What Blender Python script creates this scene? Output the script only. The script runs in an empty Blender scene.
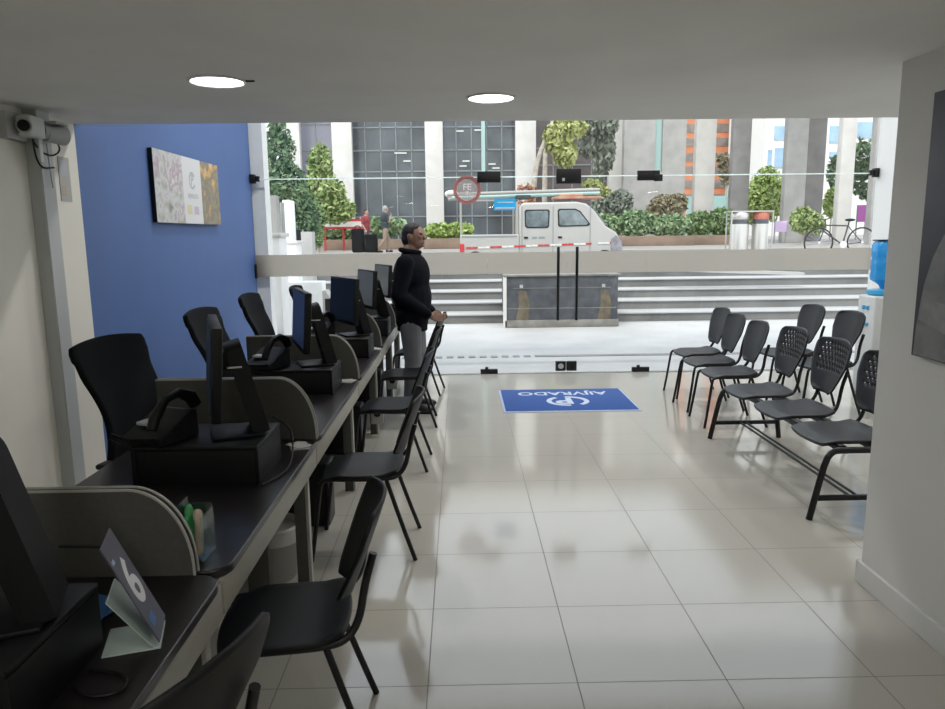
import bpy, bmesh, math, random
import numpy as np
from mathutils import Vector, Matrix, Euler
random.seed(7)
rng = np.random.default_rng(7)
COL = bpy.context.scene.collection
PI = math.pi

# ------------------------------------------------------------------ camera
F_PX, PITCH, YAW, ROLL, CH = 722.9, 0.16542, 0.01562, -0.01130, 1.65
_f = Vector((math.sin(YAW)*math.cos(PITCH), math.cos(YAW)*math.cos(PITCH), -math.sin(PITCH)))
_r0 = Vector((math.cos(YAW), -math.sin(YAW), 0)); _u0 = _r0.cross(_f)
_r = _r0*math.cos(ROLL)+_u0*math.sin(ROLL); _u = -_r0*math.sin(ROLL)+_u0*math.cos(ROLL)
cam = bpy.data.cameras.new('camera'); cam.sensor_width = 36; cam.lens = F_PX*36/945
cam.clip_start = .05; cam.clip_end = 500
co = bpy.data.objects.new('camera', cam); COL.objects.link(co)
co.matrix_world = Matrix(((_r.x, _u.x, -_f.x, 0), (_r.y, _u.y, -_f.y, 0), (_r.z, _u.z, -_f.z, CH), (0, 0, 0, 1)))
bpy.context.scene.camera = co

def at(x, y, D):
    """world point that the photo shows at pixel x,y, standing at depth D"""
    d = _f+_r*((x-472.5)/F_PX)-_u*((y-354.5)/F_PX)
    return Vector((0, 0, CH))+d*(D/d.y)

# ------------------------------------------------------------------ materials
def _nodes(name):
    m = bpy.data.materials.new(name); m.use_nodes = True
    nt = m.node_tree
    return m, nt, nt.nodes['Principled BSDF'], nt.nodes['Material Output']

def mat(name, c, rough=.5, metal=0., spec=.5, var=0., scale=8., c2=None, emit=None, estr=0., bump=0.):
    m, nt, b, out = _nodes(name)
    b.inputs['Base Color'].default_value = (*c, 1)
    b.inputs['Roughness'].default_value = rough
    b.inputs['Metallic'].default_value = metal
    b.inputs['Specular IOR Level'].default_value = spec
    if var or c2 or bump:
        tc = nt.nodes.new('ShaderNodeTexCoord'); nz = nt.nodes.new('ShaderNodeTexNoise')
        nz.inputs['Scale'].default_value = scale; nz.inputs['Detail'].default_value = 4
        nt.links.new(tc.outputs['Object'], nz.inputs['Vector'])
        if var or c2:
            cr = nt.nodes.new('ShaderNodeValToRGB')
            cr.color_ramp.elements[0].position = .35; cr.color_ramp.elements[1].position = .65
            a = c if c2 else tuple(max(0, x*(1-var)) for x in c)
            z = c2 if c2 else tuple(min(1, x*(1+var)) for x in c)
            cr.color_ramp.elements[0].color = (*a, 1); cr.color_ramp.elements[1].color = (*z, 1)
            nt.links.new(nz.outputs['Fac'], cr.inputs['Fac']); nt.links.new(cr.outputs['Color'], b.inputs['Base Color'])
        if bump:
            bp = nt.nodes.new('ShaderNodeBump'); bp.inputs['Strength'].default_value = bump
            nt.links.new(nz.outputs['Fac'], bp.inputs['Height']); nt.links.new(bp.outputs['Normal'], b.inputs['Normal'])
    if emit:
        b.inputs['Emission Color'].default_value = (*emit, 1); b.inputs['Emission Strength'].default_value = estr
    return m

def glass_mat(name, tint=(.97, .985, .98), refl=.05, rough=0.):
    m, nt, b, out = _nodes(name); nt.nodes.remove(b)
    tr = nt.nodes.new('ShaderNodeBsdfTransparent'); tr.inputs[0].default_value = (*tint, 1)
    gl = nt.nodes.new('ShaderNodeBsdfGlossy'); gl.inputs['Roughness'].default_value = rough
    mx = nt.nodes.new('ShaderNodeMixShader'); mx.inputs[0].default_value = refl
    nt.links.new(tr.outputs[0], mx.inputs[1]); nt.links.new(gl.outputs[0], mx.inputs[2]); nt.links.new(mx.outputs[0], out.inputs[0])
    return m

def frosted_mat(name, c, through):
    m, nt, b, out = _nodes(name); nt.nodes.remove(b)
    tr = nt.nodes.new('ShaderNodeBsdfTransparent'); tr.inputs[0].default_value = (1, 1, 1, 1)
    tl = nt.nodes.new('ShaderNodeBsdfTranslucent'); tl.inputs[0].default_value = (*c, 1)
    mx = nt.nodes.new('ShaderNodeMixShader'); mx.inputs[0].default_value = through
    nt.links.new(tl.outputs[0], mx.inputs[1]); nt.links.new(tr.outputs[0], mx.inputs[2]); nt.links.new(mx.outputs[0], out.inputs[0])
    return m

def tile_mat(name, base, joint, w, x0, y0, rough, gap=.004, spec=.5):
    m, nt, b, out = _nodes(name)
    N = nt.nodes.new; L = nt.links.new
    tc = N('ShaderNodeTexCoord'); sp = N('ShaderNodeSeparateXYZ'); L(tc.outputs['Object'], sp.inputs[0])
    def math_(op, a, bv=None):
        n = N('ShaderNodeMath'); n.operation = op
        if isinstance(a, float): n.inputs[0].default_value = a
        else: L(a, n.inputs[0])
        if bv is not None:
            if isinstance(bv, float): n.inputs[1].default_value = bv
            else: L(bv, n.inputs[1])
        return n.outputs[0]
    ds = []; cells = []
    for k, o in ((0, x0), (1, y0)):
        t = math_('DIVIDE', math_('SUBTRACT', sp.outputs[k], float(o)), float(w))
        fr = math_('FRACT', t); cells.append(math_('FLOOR', t))
        ds.append(math_('MULTIPLY', math_('MINIMUM', fr, math_('SUBTRACT', 1.0, fr)), float(w)))
    d = math_('MINIMUM', ds[0], ds[1])
    isj = math_('LESS_THAN', d, float(gap/2))
    cv = N('ShaderNodeCombineXYZ'); L(cells[0], cv.inputs[0]); L(cells[1], cv.inputs[1])
    wn = N('ShaderNodeTexWhiteNoise'); L(cv.outputs[0], wn.inputs['Vector'])
    nz = N('ShaderNodeTexNoise'); nz.inputs['Scale'].default_value = 3.; nz.inputs['Detail'].default_value = 5; L(tc.outputs['Object'], nz.inputs['Vector'])
    tone = math_('ADD', math_('MULTIPLY', wn.outputs['Value'], .10), math_('MULTIPLY', nz.outputs['Fac'], .16))
    hs = N('ShaderNodeMix'); hs.data_type = 'RGBA'
    hs.inputs['A'].default_value = (*base, 1); hs.inputs['B'].default_value = (*[x*.78 for x in base], 1); L(tone, hs.inputs['Factor'])
    mj = N('ShaderNodeMix'); mj.data_type = 'RGBA'; L(isj, mj.inputs['Factor']); L(hs.outputs['Result'], mj.inputs['A']); mj.inputs['B'].default_value = (*joint, 1)
    L(mj.outputs['Result'], b.inputs['Base Color'])
    r = math_('ADD', float(rough), math_('MULTIPLY', nz.outputs['Fac'], .05)); L(math_('ADD', r, math_('MULTIPLY', isj, .5)), b.inputs['Roughness'])
    b.inputs['Specular IOR Level'].default_value = spec
    return m

def blotch_mat(name, cols, scale, rough=.5):
    """an unreadable printed photograph: blotches of several colours"""
    m, nt, b, out = _nodes(name)
    tc = nt.nodes.new('ShaderNodeTexCoord'); nz = nt.nodes.new('ShaderNodeTexNoise')
    nz.inputs['Scale'].default_value = scale; nz.inputs['Detail'].default_value = 6; nz.inputs['Distortion'].default_value = .15
    cr = nt.nodes.new('ShaderNodeValToRGB'); e = cr.color_ramp.elements
    while len(e) < len(cols): e.new(.5)
    for i, c in enumerate(cols):
        e[i].position = .28+.44*i/(len(cols)-1); e[i].color = (*c, 1)
    nt.links.new(tc.outputs['Object'], nz.inputs['Vector']); nt.links.new(nz.outputs['Fac'], cr.inputs['Fac']); nt.links.new(cr.outputs['Color'], b.inputs['Base Color'])
    b.inputs['Roughness'].default_value = rough
    return m

# ------------------------------------------------------------------ mesh builder
class MB:
    def __init__(s): s.v = []; s.f = []
    def add(s, v, f):
        o = len(s.v); s.v += [tuple(p) for p in v]; s.f += [tuple(i+o for i in q) for q in f]; return s
    def bm(s, b):
        b.verts.ensure_lookup_table(); b.verts.index_update()
        s.add([p.co[:] for p in b.verts], [[p.index for p in q.verts] for q in b.faces]); b.free(); return s
    def box(s, lo, hi, r=0., seg=2, M=None):
        b = bmesh.new(); bmesh.ops.create_cube(b, size=1)
        lo = Vector(lo); hi = Vector(hi); c = (lo+hi)/2; d = hi-lo
        for p in b.verts: p.co = Vector((p.co.x*d.x, p.co.y*d.y, p.co.z*d.z))+c
        if r > 0: bmesh.ops.bevel(b, geom=b.edges[:], offset=min(r, min(d)*.49), segments=seg, profile=.5, affect='EDGES')
        if M is not None: bmesh.ops.transform(b, matrix=M, verts=b.verts)
        return s.bm(b)
    def cone(s, a, c, r0, r1=None, seg=14, cap=True):
        a = Vector(a); c = Vector(c); r1 = r0 if r1 is None else r1
        d = (c-a).normalized(); t = d.orthogonal().normalized(); u = d.cross(t)
        v = []
        for p, r in ((a, r0), (c, r1)):
            for i in range(seg):
                g = 2*PI*i/seg; v.append(p+(t*math.cos(g)+u*math.sin(g))*r)
        f = [(i, (i+1) % seg, seg+(i+1) % seg, seg+i) for i in range(seg)]
        if cap: f += [tuple(range(seg))[::-1], tuple(range(seg, 2*seg))]
        return s.add(v, f)
    def ball(s, c, r, u=14, w=9, M=None):
        b = bmesh.new(); bmesh.ops.create_uvsphere(b, u_segments=u, v_segments=w, radius=1)
        r = (r, r, r) if isinstance(r, (int, float)) else r
        for p in b.verts:
            q = Vector((p.co.x*r[0], p.co.y*r[1], p.co.z*r[2]))
            p.co = (M @ q if M is not None else q)+Vector(c)
        return s.bm(b)
    def cap(s, a, c, r0, r1=None, u=12, w=8):
        r1 = r0 if r1 is None else r1
        s.cone(a, c, r0, r1, u); s.ball(a, r0, u, w); s.ball(c, r1, u, w); return s
    def tube(s, pts, r, seg=10, smooth=0, closed=False, flat=1.):
        P = [Vector(p) for p in pts]
        for _ in range(smooth):
            Q = [P[0]]
            for a, c in zip(P, P[1:]): Q += [a*.75+c*.25, a*.25+c*.75]
            Q.append(P[-1])
            if isinstance(r, (list, tuple)):
                R2 = [r[0]]
                for a, c in zip(r, r[1:]): R2 += [a*.75+c*.25, a*.25+c*.75]
                r = R2+[r[-1]]
            P = Q
        n = len(P); v = []; prev = None
        for i, p in enumerate(P):
            d = (P[(i+1) % n]-P[i-1]) if closed else (P[min(i+1, n-1)]-P[max(i-1, 0)])
            d.normalize()
            if prev is None: t = d.orthogonal().normalized()
            else:
                t = prev-d*prev.dot(d); t = t.normalized() if t.length > 1e-6 else d.orthogonal().normalized()
            prev = t; u = d.cross(t); rr = r[i] if isinstance(r, (list, tuple)) else r
            for k in range(seg):
                g = 2*PI*k/seg; v.append(p+(t*math.cos(g)+u*math.sin(g)*flat)*rr)
        f = []
        for i in range(n if closed else n-1):
            j = (i+1) % n
            f += [(i*seg+k, i*seg+(k+1) % seg, j*seg+(k+1) % seg, j*seg+k) for k in range(seg)]
        if not closed: f += [tuple(range(seg))[::-1], tuple(range((n-1)*seg, n*seg))]
        return s.add(v, f)
    def lathe(s, prof, c=(0, 0, 0), seg=24):
        v = []; n = len(prof)
        for r, z in prof:
            for k in range(seg):
                g = 2*PI*k/seg; v.append((c[0]+r*math.cos(g), c[1]+r*math.sin(g), c[2]+z))
        f = [(i*seg+k, i*seg+(k+1) % seg, (i+1)*seg+(k+1) % seg, (i+1)*seg+k) for i in range(n-1) for k in range(seg)]
        f += [tuple(range(seg))[::-1], tuple(range((n-1)*seg, n*seg))]
        return s.add(v, f)
    def prism(s, poly, a, b, M=None):
        """polygon in local xy extruded from z=a to z=b, then placed by M"""
        n = len(poly); v = [Vector((x, y, a)) for x, y in poly]+[Vector((x, y, b)) for x, y in poly]
        f = [tuple(range(n))[::-1], tuple(range(n, 2*n))]+[(i, (i+1) % n, n+(i+1) % n, n+i) for i in range(n)]
        if M is not None: v = [M @ p for p in v]
        return s.add(v, f)
    def quad(s, *p): return s.add(p, [tuple(range(len(p)))])
    def grid(s, fn, nu, nv, keep=None):
        v = [fn(i/nu, j/nv) for j in range(nv+1) for i in range(nu+1)]
        f = [(j*(nu+1)+i, j*(nu+1)+i+1, (j+1)*(nu+1)+i+1, (j+1)*(nu+1)+i) for j in range(nv) for i in range(nu) if keep is None or keep(i, j)]
        return s.add(v, f)
    def mesh(s, name, m, angle=40, flip=True):
        me = bpy.data.meshes.new(name); me.from_pydata([tuple(p) for p in s.v], [], s.f)
        if flip:
            b = bmesh.new(); b.from_mesh(me); bmesh.ops.recalc_face_normals(b, faces=b.faces); b.to_mesh(me); b.free()
        me.materials.append(m)
        if angle:
            me.polygons.foreach_set('use_smooth', [True]*len(me.polygons)); me.set_sharp_from_angle(angle=math.radians(angle))
        me.update(); return me
    def obj(s, name, m, parent=None, angle=40, flip=True):
        o = bpy.data.objects.new(name, s.mesh(name, m, angle, flip)); COL.objects.link(o)
        if parent is not None: o.parent = parent
        return o

def tag(o, label=None, cat=None, group=None, kind=None):
    if label: o['label'] = label
    if cat: o['category'] = cat
    if group: o['group'] = group
    if kind: o['kind'] = kind
    return o
def thing(name, label, cat, loc=(0, 0, 0), rz=0., group=None):
    o = bpy.data.objects.new(name, None); o.empty_display_size = .1; COL.objects.link(o)
    o.location = loc; o.rotation_euler = (0, 0, rz)
    return tag(o, label, cat, group)
def struct(name, mb, m, label, parent=None, angle=0, cat='structure'):
    o = mb.obj(name, m, parent, angle)
    if parent is None: tag(o, label, cat, kind='structure')
    return o
def dup(root, loc, rz, label, group=None):
    r = root.copy(); COL.objects.link(r); r.location = loc; r.rotation_euler = (0, 0, rz)
    tag(r, label, None, group)
    for ch in list(root.children):
        c = ch.copy(); COL.objects.link(c); c.parent = r
        for g in list(ch.children):
            d = g.copy(); COL.objects.link(d); d.parent = c
    return r
def mods(o, solid=None, off=0., bevel=None, sub=0, remesh=None, smooth=0):
    if remesh:
        k = o.modifiers.new('remesh', 'REMESH'); k.mode = 'VOXEL'; k.voxel_size = remesh; k.use_smooth_shade = True
    if smooth:
        k = o.modifiers.new('smooth', 'SMOOTH'); k.factor = .5; k.iterations = smooth
    if solid:
        k = o.modifiers.new('solid', 'SOLIDIFY'); k.thickness = solid; k.offset = off
    if bevel:
        k = o.modifiers.new('bevel', 'BEVEL'); k.width = bevel; k.segments = 2; k.limit_method = 'ANGLE'
    if sub:
        k = o.modifiers.new('sub', 'SUBSURF'); k.levels = sub; k.render_levels = sub
    return o
def text_mb(body, size, M, extrude=.0008, bold=0.):
    cu = bpy.data.curves.new('lettering', 'FONT'); cu.body = body; cu.size = size; cu.extrude = extrude; cu.offset = bold
    cu.align_x = 'CENTER'; cu.align_y = 'CENTER'; cu.resolution_u = 4
    o = bpy.data.objects.new('lettering', cu); COL.objects.link(o)
    dg = bpy.context.evaluated_depsgraph_get(); dg.update()
    me = bpy.data.meshes.new_from_object(o.evaluated_get(dg))
    mb = MB().add([M @ p.co for p in me.vertices], [tuple(p.vertices) for p in me.polygons])
    bpy.data.objects.remove(o); bpy.data.curves.remove(cu); bpy.data.meshes.remove(me)
    return mb
def frame_M(origin, xax, yax):
    x = Vector(xax).normalized(); y = Vector(yax).normalized(); z = x.cross(y)
    return Matrix(((x.x, y.x, z.x, origin[0]), (x.y, y.y, z.y, origin[1]), (x.z, y.z, z.z, origin[2]), (0, 0, 0, 1)))
def ring_mb(c, r0, r1, M, a0=0., a1=2*PI, n=28, t=.0008, sx=1.):
    v = []; f = []
    for z in (0, t):
        for i in range(n+1):
            g = a0+(a1-a0)*i/n
            v += [M @ Vector((c[0]+sx*r0*math.cos(g), c[1]+r0*math.sin(g), z)), M @ Vector((c[0]+sx*r1*math.cos(g), c[1]+r1*math.sin(g), z))]
    k = 2*(n+1)
    for i in range(n):
        a = 2*i
        f += [(a, a+1, a+3, a+2), (k+a, k+a+2, k+a+3, k+a+1), (a+1, k+a+1, k+a+3, a+3), (a, a+2, k+a+2, k+a)]
    return MB().add(v, f)

# ------------------------------------------------------------------ palette
M = {}
M['floor'] = tile_mat('polished_floor_tile', (.45, .43, .38), (.16, .15, .13), .5562, -.1406, 2.4424, .075, .0045, .75)
M['ceil'] = mat('ceiling_paint', (.80, .80, .78), .8, var=.03, scale=2)
M['white'] = mat('white_wall_paint', (.66, .66, .635), .7, var=.02, scale=3)
M['white2'] = mat('bright_white_paint', (.82, .82, .80), .6)
M['cream'] = mat('cream_wall_paint', (.76, .735, .66), .7, var=.03, scale=2)
M['blue'] = mat('blue_wall_paint', (.068, .135, .335), .6, var=.04, scale=2)
M['base'] = mat('skirting_paint', (.66, .66, .64), .45)
M['steel'] = mat('painted_steel_channel', (.46, .48, .48), .45, .1, var=.04, scale=2)
M['black'] = mat('black_plastic', (.006, .0063, .007), .5, spec=.25)
M['blackm'] = mat('black_metal', (.008, .008, .009), .38, 0., .35)
M['seat'] = mat('black_seat_plastic', (.006, .0064, .0072), .5, spec=.25)
M['rowseat'] = mat('charcoal_seat_plastic', (.019, .0205, .024), .45, spec=.35)
M['mesh'] = mat('black_mesh_fabric', (.005, .006, .008), .9, spec=.2, var=.2, scale=90)
M['desk'] = mat('dark_wood_laminate', (.014, .012, .0125), .30, spec=.40, var=.18, scale=5)
M['fascia'] = mat('beige_desk_panel', (.31, .30, .255), .5, var=.03)
M['divider'] = mat('grey_divider_fabric', (.068, .068, .061), .85, var=.06, scale=60)
M['trimw'] = mat('pale_edge_trim', (.34, .335, .30), .4)
M['screen_blue'] = mat('blue_screen', (.02, .03, .08), .4, spec=.2, emit=(.05, .09, .24), estr=.12)
M['screen_dark'] = mat('dark_screen', (.008, .010, .016), .5, spec=.05, emit=(.03, .05, .09), estr=.10)
M['screen_grey'] = mat('grey_screen', (.03, .035, .04), .4, spec=.2, emit=(.22, .25, .26), estr=.16)
M['chrome'] = mat('brushed_metal', (.62, .62, .62), .3, 1.)
M['paper'] = mat('white_paper', (.42, .42, .40), .7)
M['bluepaper'] = mat('blue_folder', (.05, .16, .42), .4)
M['acrylic'] = glass_mat('clear_acrylic', (.86, .93, .90), .12, .05)
M['card'] = mat('slate_card', (.085, .085, .12), .4, var=.05)
M['cardtext'] = mat('card_print_white', (.75, .75, .78), .5)
M['glass'] = glass_mat('shopfront_glass', (.985, .992, .988), .018)
M['edge'] = frosted_mat('pale_glass_edge', (.90, .95, .92), .0)
M['frost'] = frosted_mat('frosted_vinyl', (.62, .585, .53), .06)
M['mat_blue'] = mat('blue_door_mat', (.026, .082, .29), .9, var=.12, scale=120, bump=.2)
M['mat_edge'] = mat('pale_mat_edge', (.40, .48, .66), .8)
M['mat_print'] = mat('mat_print_white', (.52, .58, .68), .9)
M['light'] = mat('downlight_diffuser', (.9, .9, .9), .5, emit=(1., .98, .94), estr=14.)
M['lightrim'] = mat('downlight_rim', (.75, .75, .73), .4)
M['skin'] = mat('brown_skin', (.24, .135, .095), .5, var=.06, scale=20)
M['skin2'] = mat('light_brown_skin', (.42, .25, .18), .5)
M['hair'] = mat('dark_hair', (.012, .010, .009), .6, var=.3, scale=60)
M['jacket'] = mat('navy_jacket', (.0045, .0055, .009), .9, spec=.12, var=.15, scale=14)
M['trousers'] = mat('grey_trousers', (.16, .165, .175), .8, var=.06, scale=12)
M['shoe'] = mat('black_shoe', (.010, .010, .011), .35)

# ------------------------------------------------------------------ room dimensions
XL, XR, YG, YB = -2.37, 4.82, 8.447, -3.2      # side walls, glass front, rear wall
HC, HU, YS = 2.345, 4.6, 4.70                  # low ceiling, upper ceiling, edge of the low ceiling
PX, PY = 1.88, 3.18                            # wall with the poster: its plane and its far corner

struct('floor', MB().box((XL-.2, YB-.2, -.1), (XR+.2, YG+.06, 0)), M['floor'], 'glossy beige tile floor of the office', cat='floor')
struct('ceiling', MB().box((XL-.2, YB-.2, HC), (XR+.2, YS, HC+.14)), M['ceil'], 'low grey ceiling with round downlights', cat='ceiling')
struct('ceiling_upper', MB().box((XL-.2, YS-.15, HU), (XR+.2, YG+.3, HU+.1)), M['ceil'], 'high ceiling above the glass front', cat='ceiling')
struct('wall_over_ceiling', MB().box((XL-.2, YS-.12, HC+.14), (XR+.2, YS, HU)), M['white'], 'upstand above the edge of the low ceiling', cat='wall')
struct('wall_left', MB().box((XL-.2, YB, 0), (XL, 4.67, HU)), M['cream'], 'cream painted side wall behind the desks', cat='wall')
struct('wall_blue', MB().box((XL-.2, 4.67, 0), (XL, YG+.05, HU)), M['blue'], 'blue painted wall with the canvas picture', cat='wall')
struct('wall_rear', MB().box((XL, YB-.2, 0), (PX+.2, YB, HC)), M['white'], 'rear wall of the office', cat='wall')
struct('wall_right', MB().box((PX, YB, 0), (PX+.22, PY, HC)), M['white'], 'off-white wall end with the dark poster', cat='wall')
struct('wall_alcove', MB().box((PX+.22, PY-.2, 0), (XR, PY, HC)), M['white'], 'return wall of the waiting area', cat='wall')
struct('wall_far_side', MB().box((XR, PY-.2, 0), (XR+.2, YG+.05, HU)), M['white2'], 'white side wall by the water dispenser', cat='wall')
b = MB().box((PX-.018, YB, 0), (PX, PY+.018, .105), .004).box((PX-.018, PY, 0), (PX+.3, PY+.018, .105), .004)
struct('baseboard_right', b, M['base'], 'white skirting along the poster wall', cat='skirting')
struct('trim_1', MB().box((XL, 4.13, 0), (XL+.07, 4.27, HC), .004).box((XL+.07, 4.135, 0), (XL+.075, 4.16, HC)), M['steel'], 'grey steel channel running up the cream wall', cat='trim')

# ------------------------------------------------------------------ glass front
def pane(name, x0, x1, z0, z1, label, parent=None):
    o = MB().box((x0, YG-.006, z0), (x1, YG+.006, z1)).obj(name, M['glass'], parent, 0)
    if parent is None: tag(o, label, 'window', kind='structure')
    return o
XJ = [XL, .315, 1.243, 2.172, XR]
ZT = 2.285
w1 = pane('window_1', XJ[0]+.004, XJ[1]-.003, .012, ZT-.004, 'fixed glass pane by the blue wall')
w2 = pane('window_2', XJ[3]+.003, XJ[4]-.004, .012, ZT-.004, 'fixed glass pane by the waiting chairs')
for i, (a, c, lab) in enumerate(((XL, -.95, 'upper glass pane over the desks'), (-.95, .315, 'upper glass pane beside the doors'), (.315, 2.172, 'upper glass pane over the doors'), (2.172, XR, 'upper glass pane over the waiting chairs'))):
    pane('window_%d' % (i+3), a+.004, c-.003, ZT+.004, HU, lab)
for n, (a, c, hx, lab) in enumerate(((XJ[1], XJ[2], 1.135, 'glass door leaf nearer the desks'), (XJ[2], XJ[3], 1.352, 'glass door leaf nearer the waiting chairs'))):
    d = thing('door_%d' % (n+1), lab, 'door', (0, 0, 0)); tag(d, kind='structure')
    pane('glass_leaf', a+.003, c-.003, .012, ZT-.004, None, d)
    MB().tube([(hx, YG-.05, .64), (hx, YG-.05, 1.49)], .017, 12).cone((hx, YG-.05, .76), (hx, YG-.006, .76), .012).cone((hx, YG-.05, 1.37), (hx, YG-.006, 1.37), .012).obj('handle', M['blackm'], d)
    px_ = a+.025 if n == 0 else c-.025
    MB().box((px_-.115, YG-.022, .004), (px_+.09, YG+.022, .062), .005).cone((px_-.04, YG, .062), (px_-.04, YG, .085), .02).obj('pivot', M['blackm'], d)
    lx = (XJ[2]-.125, XJ[2]-.004) if n == 0 else (XJ[2]+.004, XJ[2]+.125)
    k = MB().box((lx[0], YG-.026, .03), (lx[1], YG+.026, .145), .005).obj('lock', M['blackm'], d)
    MB().cone(((lx[0]+lx[1])/2, YG-.032, .09), ((lx[0]+lx[1])/2, YG-.026, .09), .033).obj('lock_cylinder', M['chrome'] if n == 0 else M['black'], k)
struct('trim_2', MB().box((XL, YG-.007, ZT-.006), (XR, YG+.007, ZT+.006)), M['edge'], 'thin pale joint line across the glass front', cat='trim')
for i, (x, w) in enumerate(((.34, .265), (1.25, .285), (2.165, .255))):
    h = (.125, .165, .11)[i]
    b = MB().box((x-w/2, YG-.024, ZT-h/2), (x+w/2, YG+.024, ZT+h/2), .006)
    if i == 2: b.box((x+w/2-.06, YG-.03, ZT-h/2-.01), (x+w/2+.03, YG+.03, ZT+h/2-.045), .005)
    o = b.obj('patch_fitting', M['blackm']); tag(o, ('black patch fitting over the pivot of the door leaf near the desks', 'black patch fitting over the joint between both doors', 'black patch fitting with side lug over the door leaf near the waiting chairs')[i], 'door fitting', 'patch fittings on the glass joint')
    if i == 1: MB().box((x-.075, YG-.027, ZT-.055), (x-.045, YG-.023, ZT-.02)).obj('logo_plate', M['chrome'], o)
for x, z, lab in ((XL+.035, 2.29, 'small black glass clip on the blue wall corner'), (XR-.035, 2.29, 'small black glass clip at the white side wall')):
    s = 1 if x > 0 else -1
    tag(MB().box((x-.03, YG-.03, z-.05), (x+.03, YG+.03, z+.05), .005).box((x-s*.055-.02, YG-.022, z-.03), (x-s*.055+.02, YG+.022, z+.03), .004).obj('glass_clip', M['blackm']), lab, 'glass clip')
tag(MB().box((XL, YG-.03, 1.17), (XL+.02, YG+.03, 1.33), .004).obj('glass_clip', M['blackm']), 'small black glass clip low on the blue wall corner', 'glass clip')
Zf = (1.185, 1.435)
for nm, x0, x1, par in (('frosted_band', XL+.01, XJ[1]-.001, w1), ('frosted_band', XJ[1]+.001, XJ[2]-.001, bpy.data.objects['door_1']), ('frosted_band', XJ[2]+.001, XJ[3]-.001, bpy.data.objects['door_2']), ('frosted_band', XJ[3]+.001, XR-.01, w2)):
    MB().box((x0, YG+.0065, Zf[0]), (x1, YG+.009, Zf[1])).obj(nm, M['frost'], par, 0)
struct('trim_3', MB().box((XL, YG-.02, 0), (XR, YG+.02, .012)), M['chrome'], 'metal sill along the foot of the glass', cat='trim')
# stickers on the glass
c = at(467, 190, YG-.012); FM = frame_M(c, (1, 0, 0), (0, 0, 1))
M['ring'] = frosted_mat('faded_red_print', (.62, .30, .27), .30); M['sticker'] = frosted_mat('sticker_film', (.45, .38, .36), .6); M['stk_w'] = mat('sticker_white', (.75, .74, .73), .6)
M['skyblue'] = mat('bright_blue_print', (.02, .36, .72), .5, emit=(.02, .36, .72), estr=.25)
st = thing('round_sticker', 'round faded red-ringed sticker on the glass near the standing man', 'sticker', c)
for nm, mb, m in (('disc', MB().cone((0, .003, 0), (0, .0036, 0), .155, seg=32), M['sticker']), ('ring', ring_mb((0, 0), .12, .16, FM), M['ring']), ('lettering', text_mb('FE', .10, FM @ Matrix.Translation((0, .03, .0012)), bold=.002), M['stk_w']), ('lettering', text_mb('T', .07, FM @ Matrix.Translation((0, -.045, .0012)), bold=.002), M['stk_w'])):
    if nm != 'disc': mb.v = [tuple(Vector(p)-c) for p in mb.v]
    mb.obj(nm, m, st, 0)
c = at(505, 204.5, YG-.012)
st = thing('blue_sticker', 'small bright blue rectangular sticker on the glass door', 'sticker', c)
MB().box((-.125, 0, -.065), (.125, .004, .065)).obj('panel', M['skyblue'], st, 0)
MB().box((-.11, -.001, -.047), (.11, 0, -.032)).box((-.09, -.001, .02), (.10, 0, .03)).obj('text_strip', M['stk_w'], st, 0)

# ------------------------------------------------------------------ downlights
def downlight(x, y, z, label):
    t = thing('downlight', label, 'ceiling light', (x, y, z), 0, 'round ceiling downlights')
    MB().lathe([(.128, 0), (.13, -.006), (.118, -.010), (.112, -.004), (.112, 0)]).obj('rim', M['lightrim'], t)
    MB().lathe([(.111, 0), (.111, -.005), (.02, -.006)]).obj('diffuser', M['light'], t)
    return t
p1 = at(217, 80.5, 3.44); p2 = at(491, 97, 3.90)
downlight(p1.x, p1.y, HC, 'round lit downlight over the desks near the cream wall')
downlight(p2.x, p2.y, HC, 'round lit downlight over the aisle in the middle of the ceiling')
# small clip marks beside the first light
tag(MB().tube([(p1.x+.128, p1.y, HC-.004), (p1.x+.17, p1.y-.01, HC-.006)], .004).obj('cable_end', M['black']), 'short dark wire end beside the downlight over the desks', 'wire')

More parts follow.
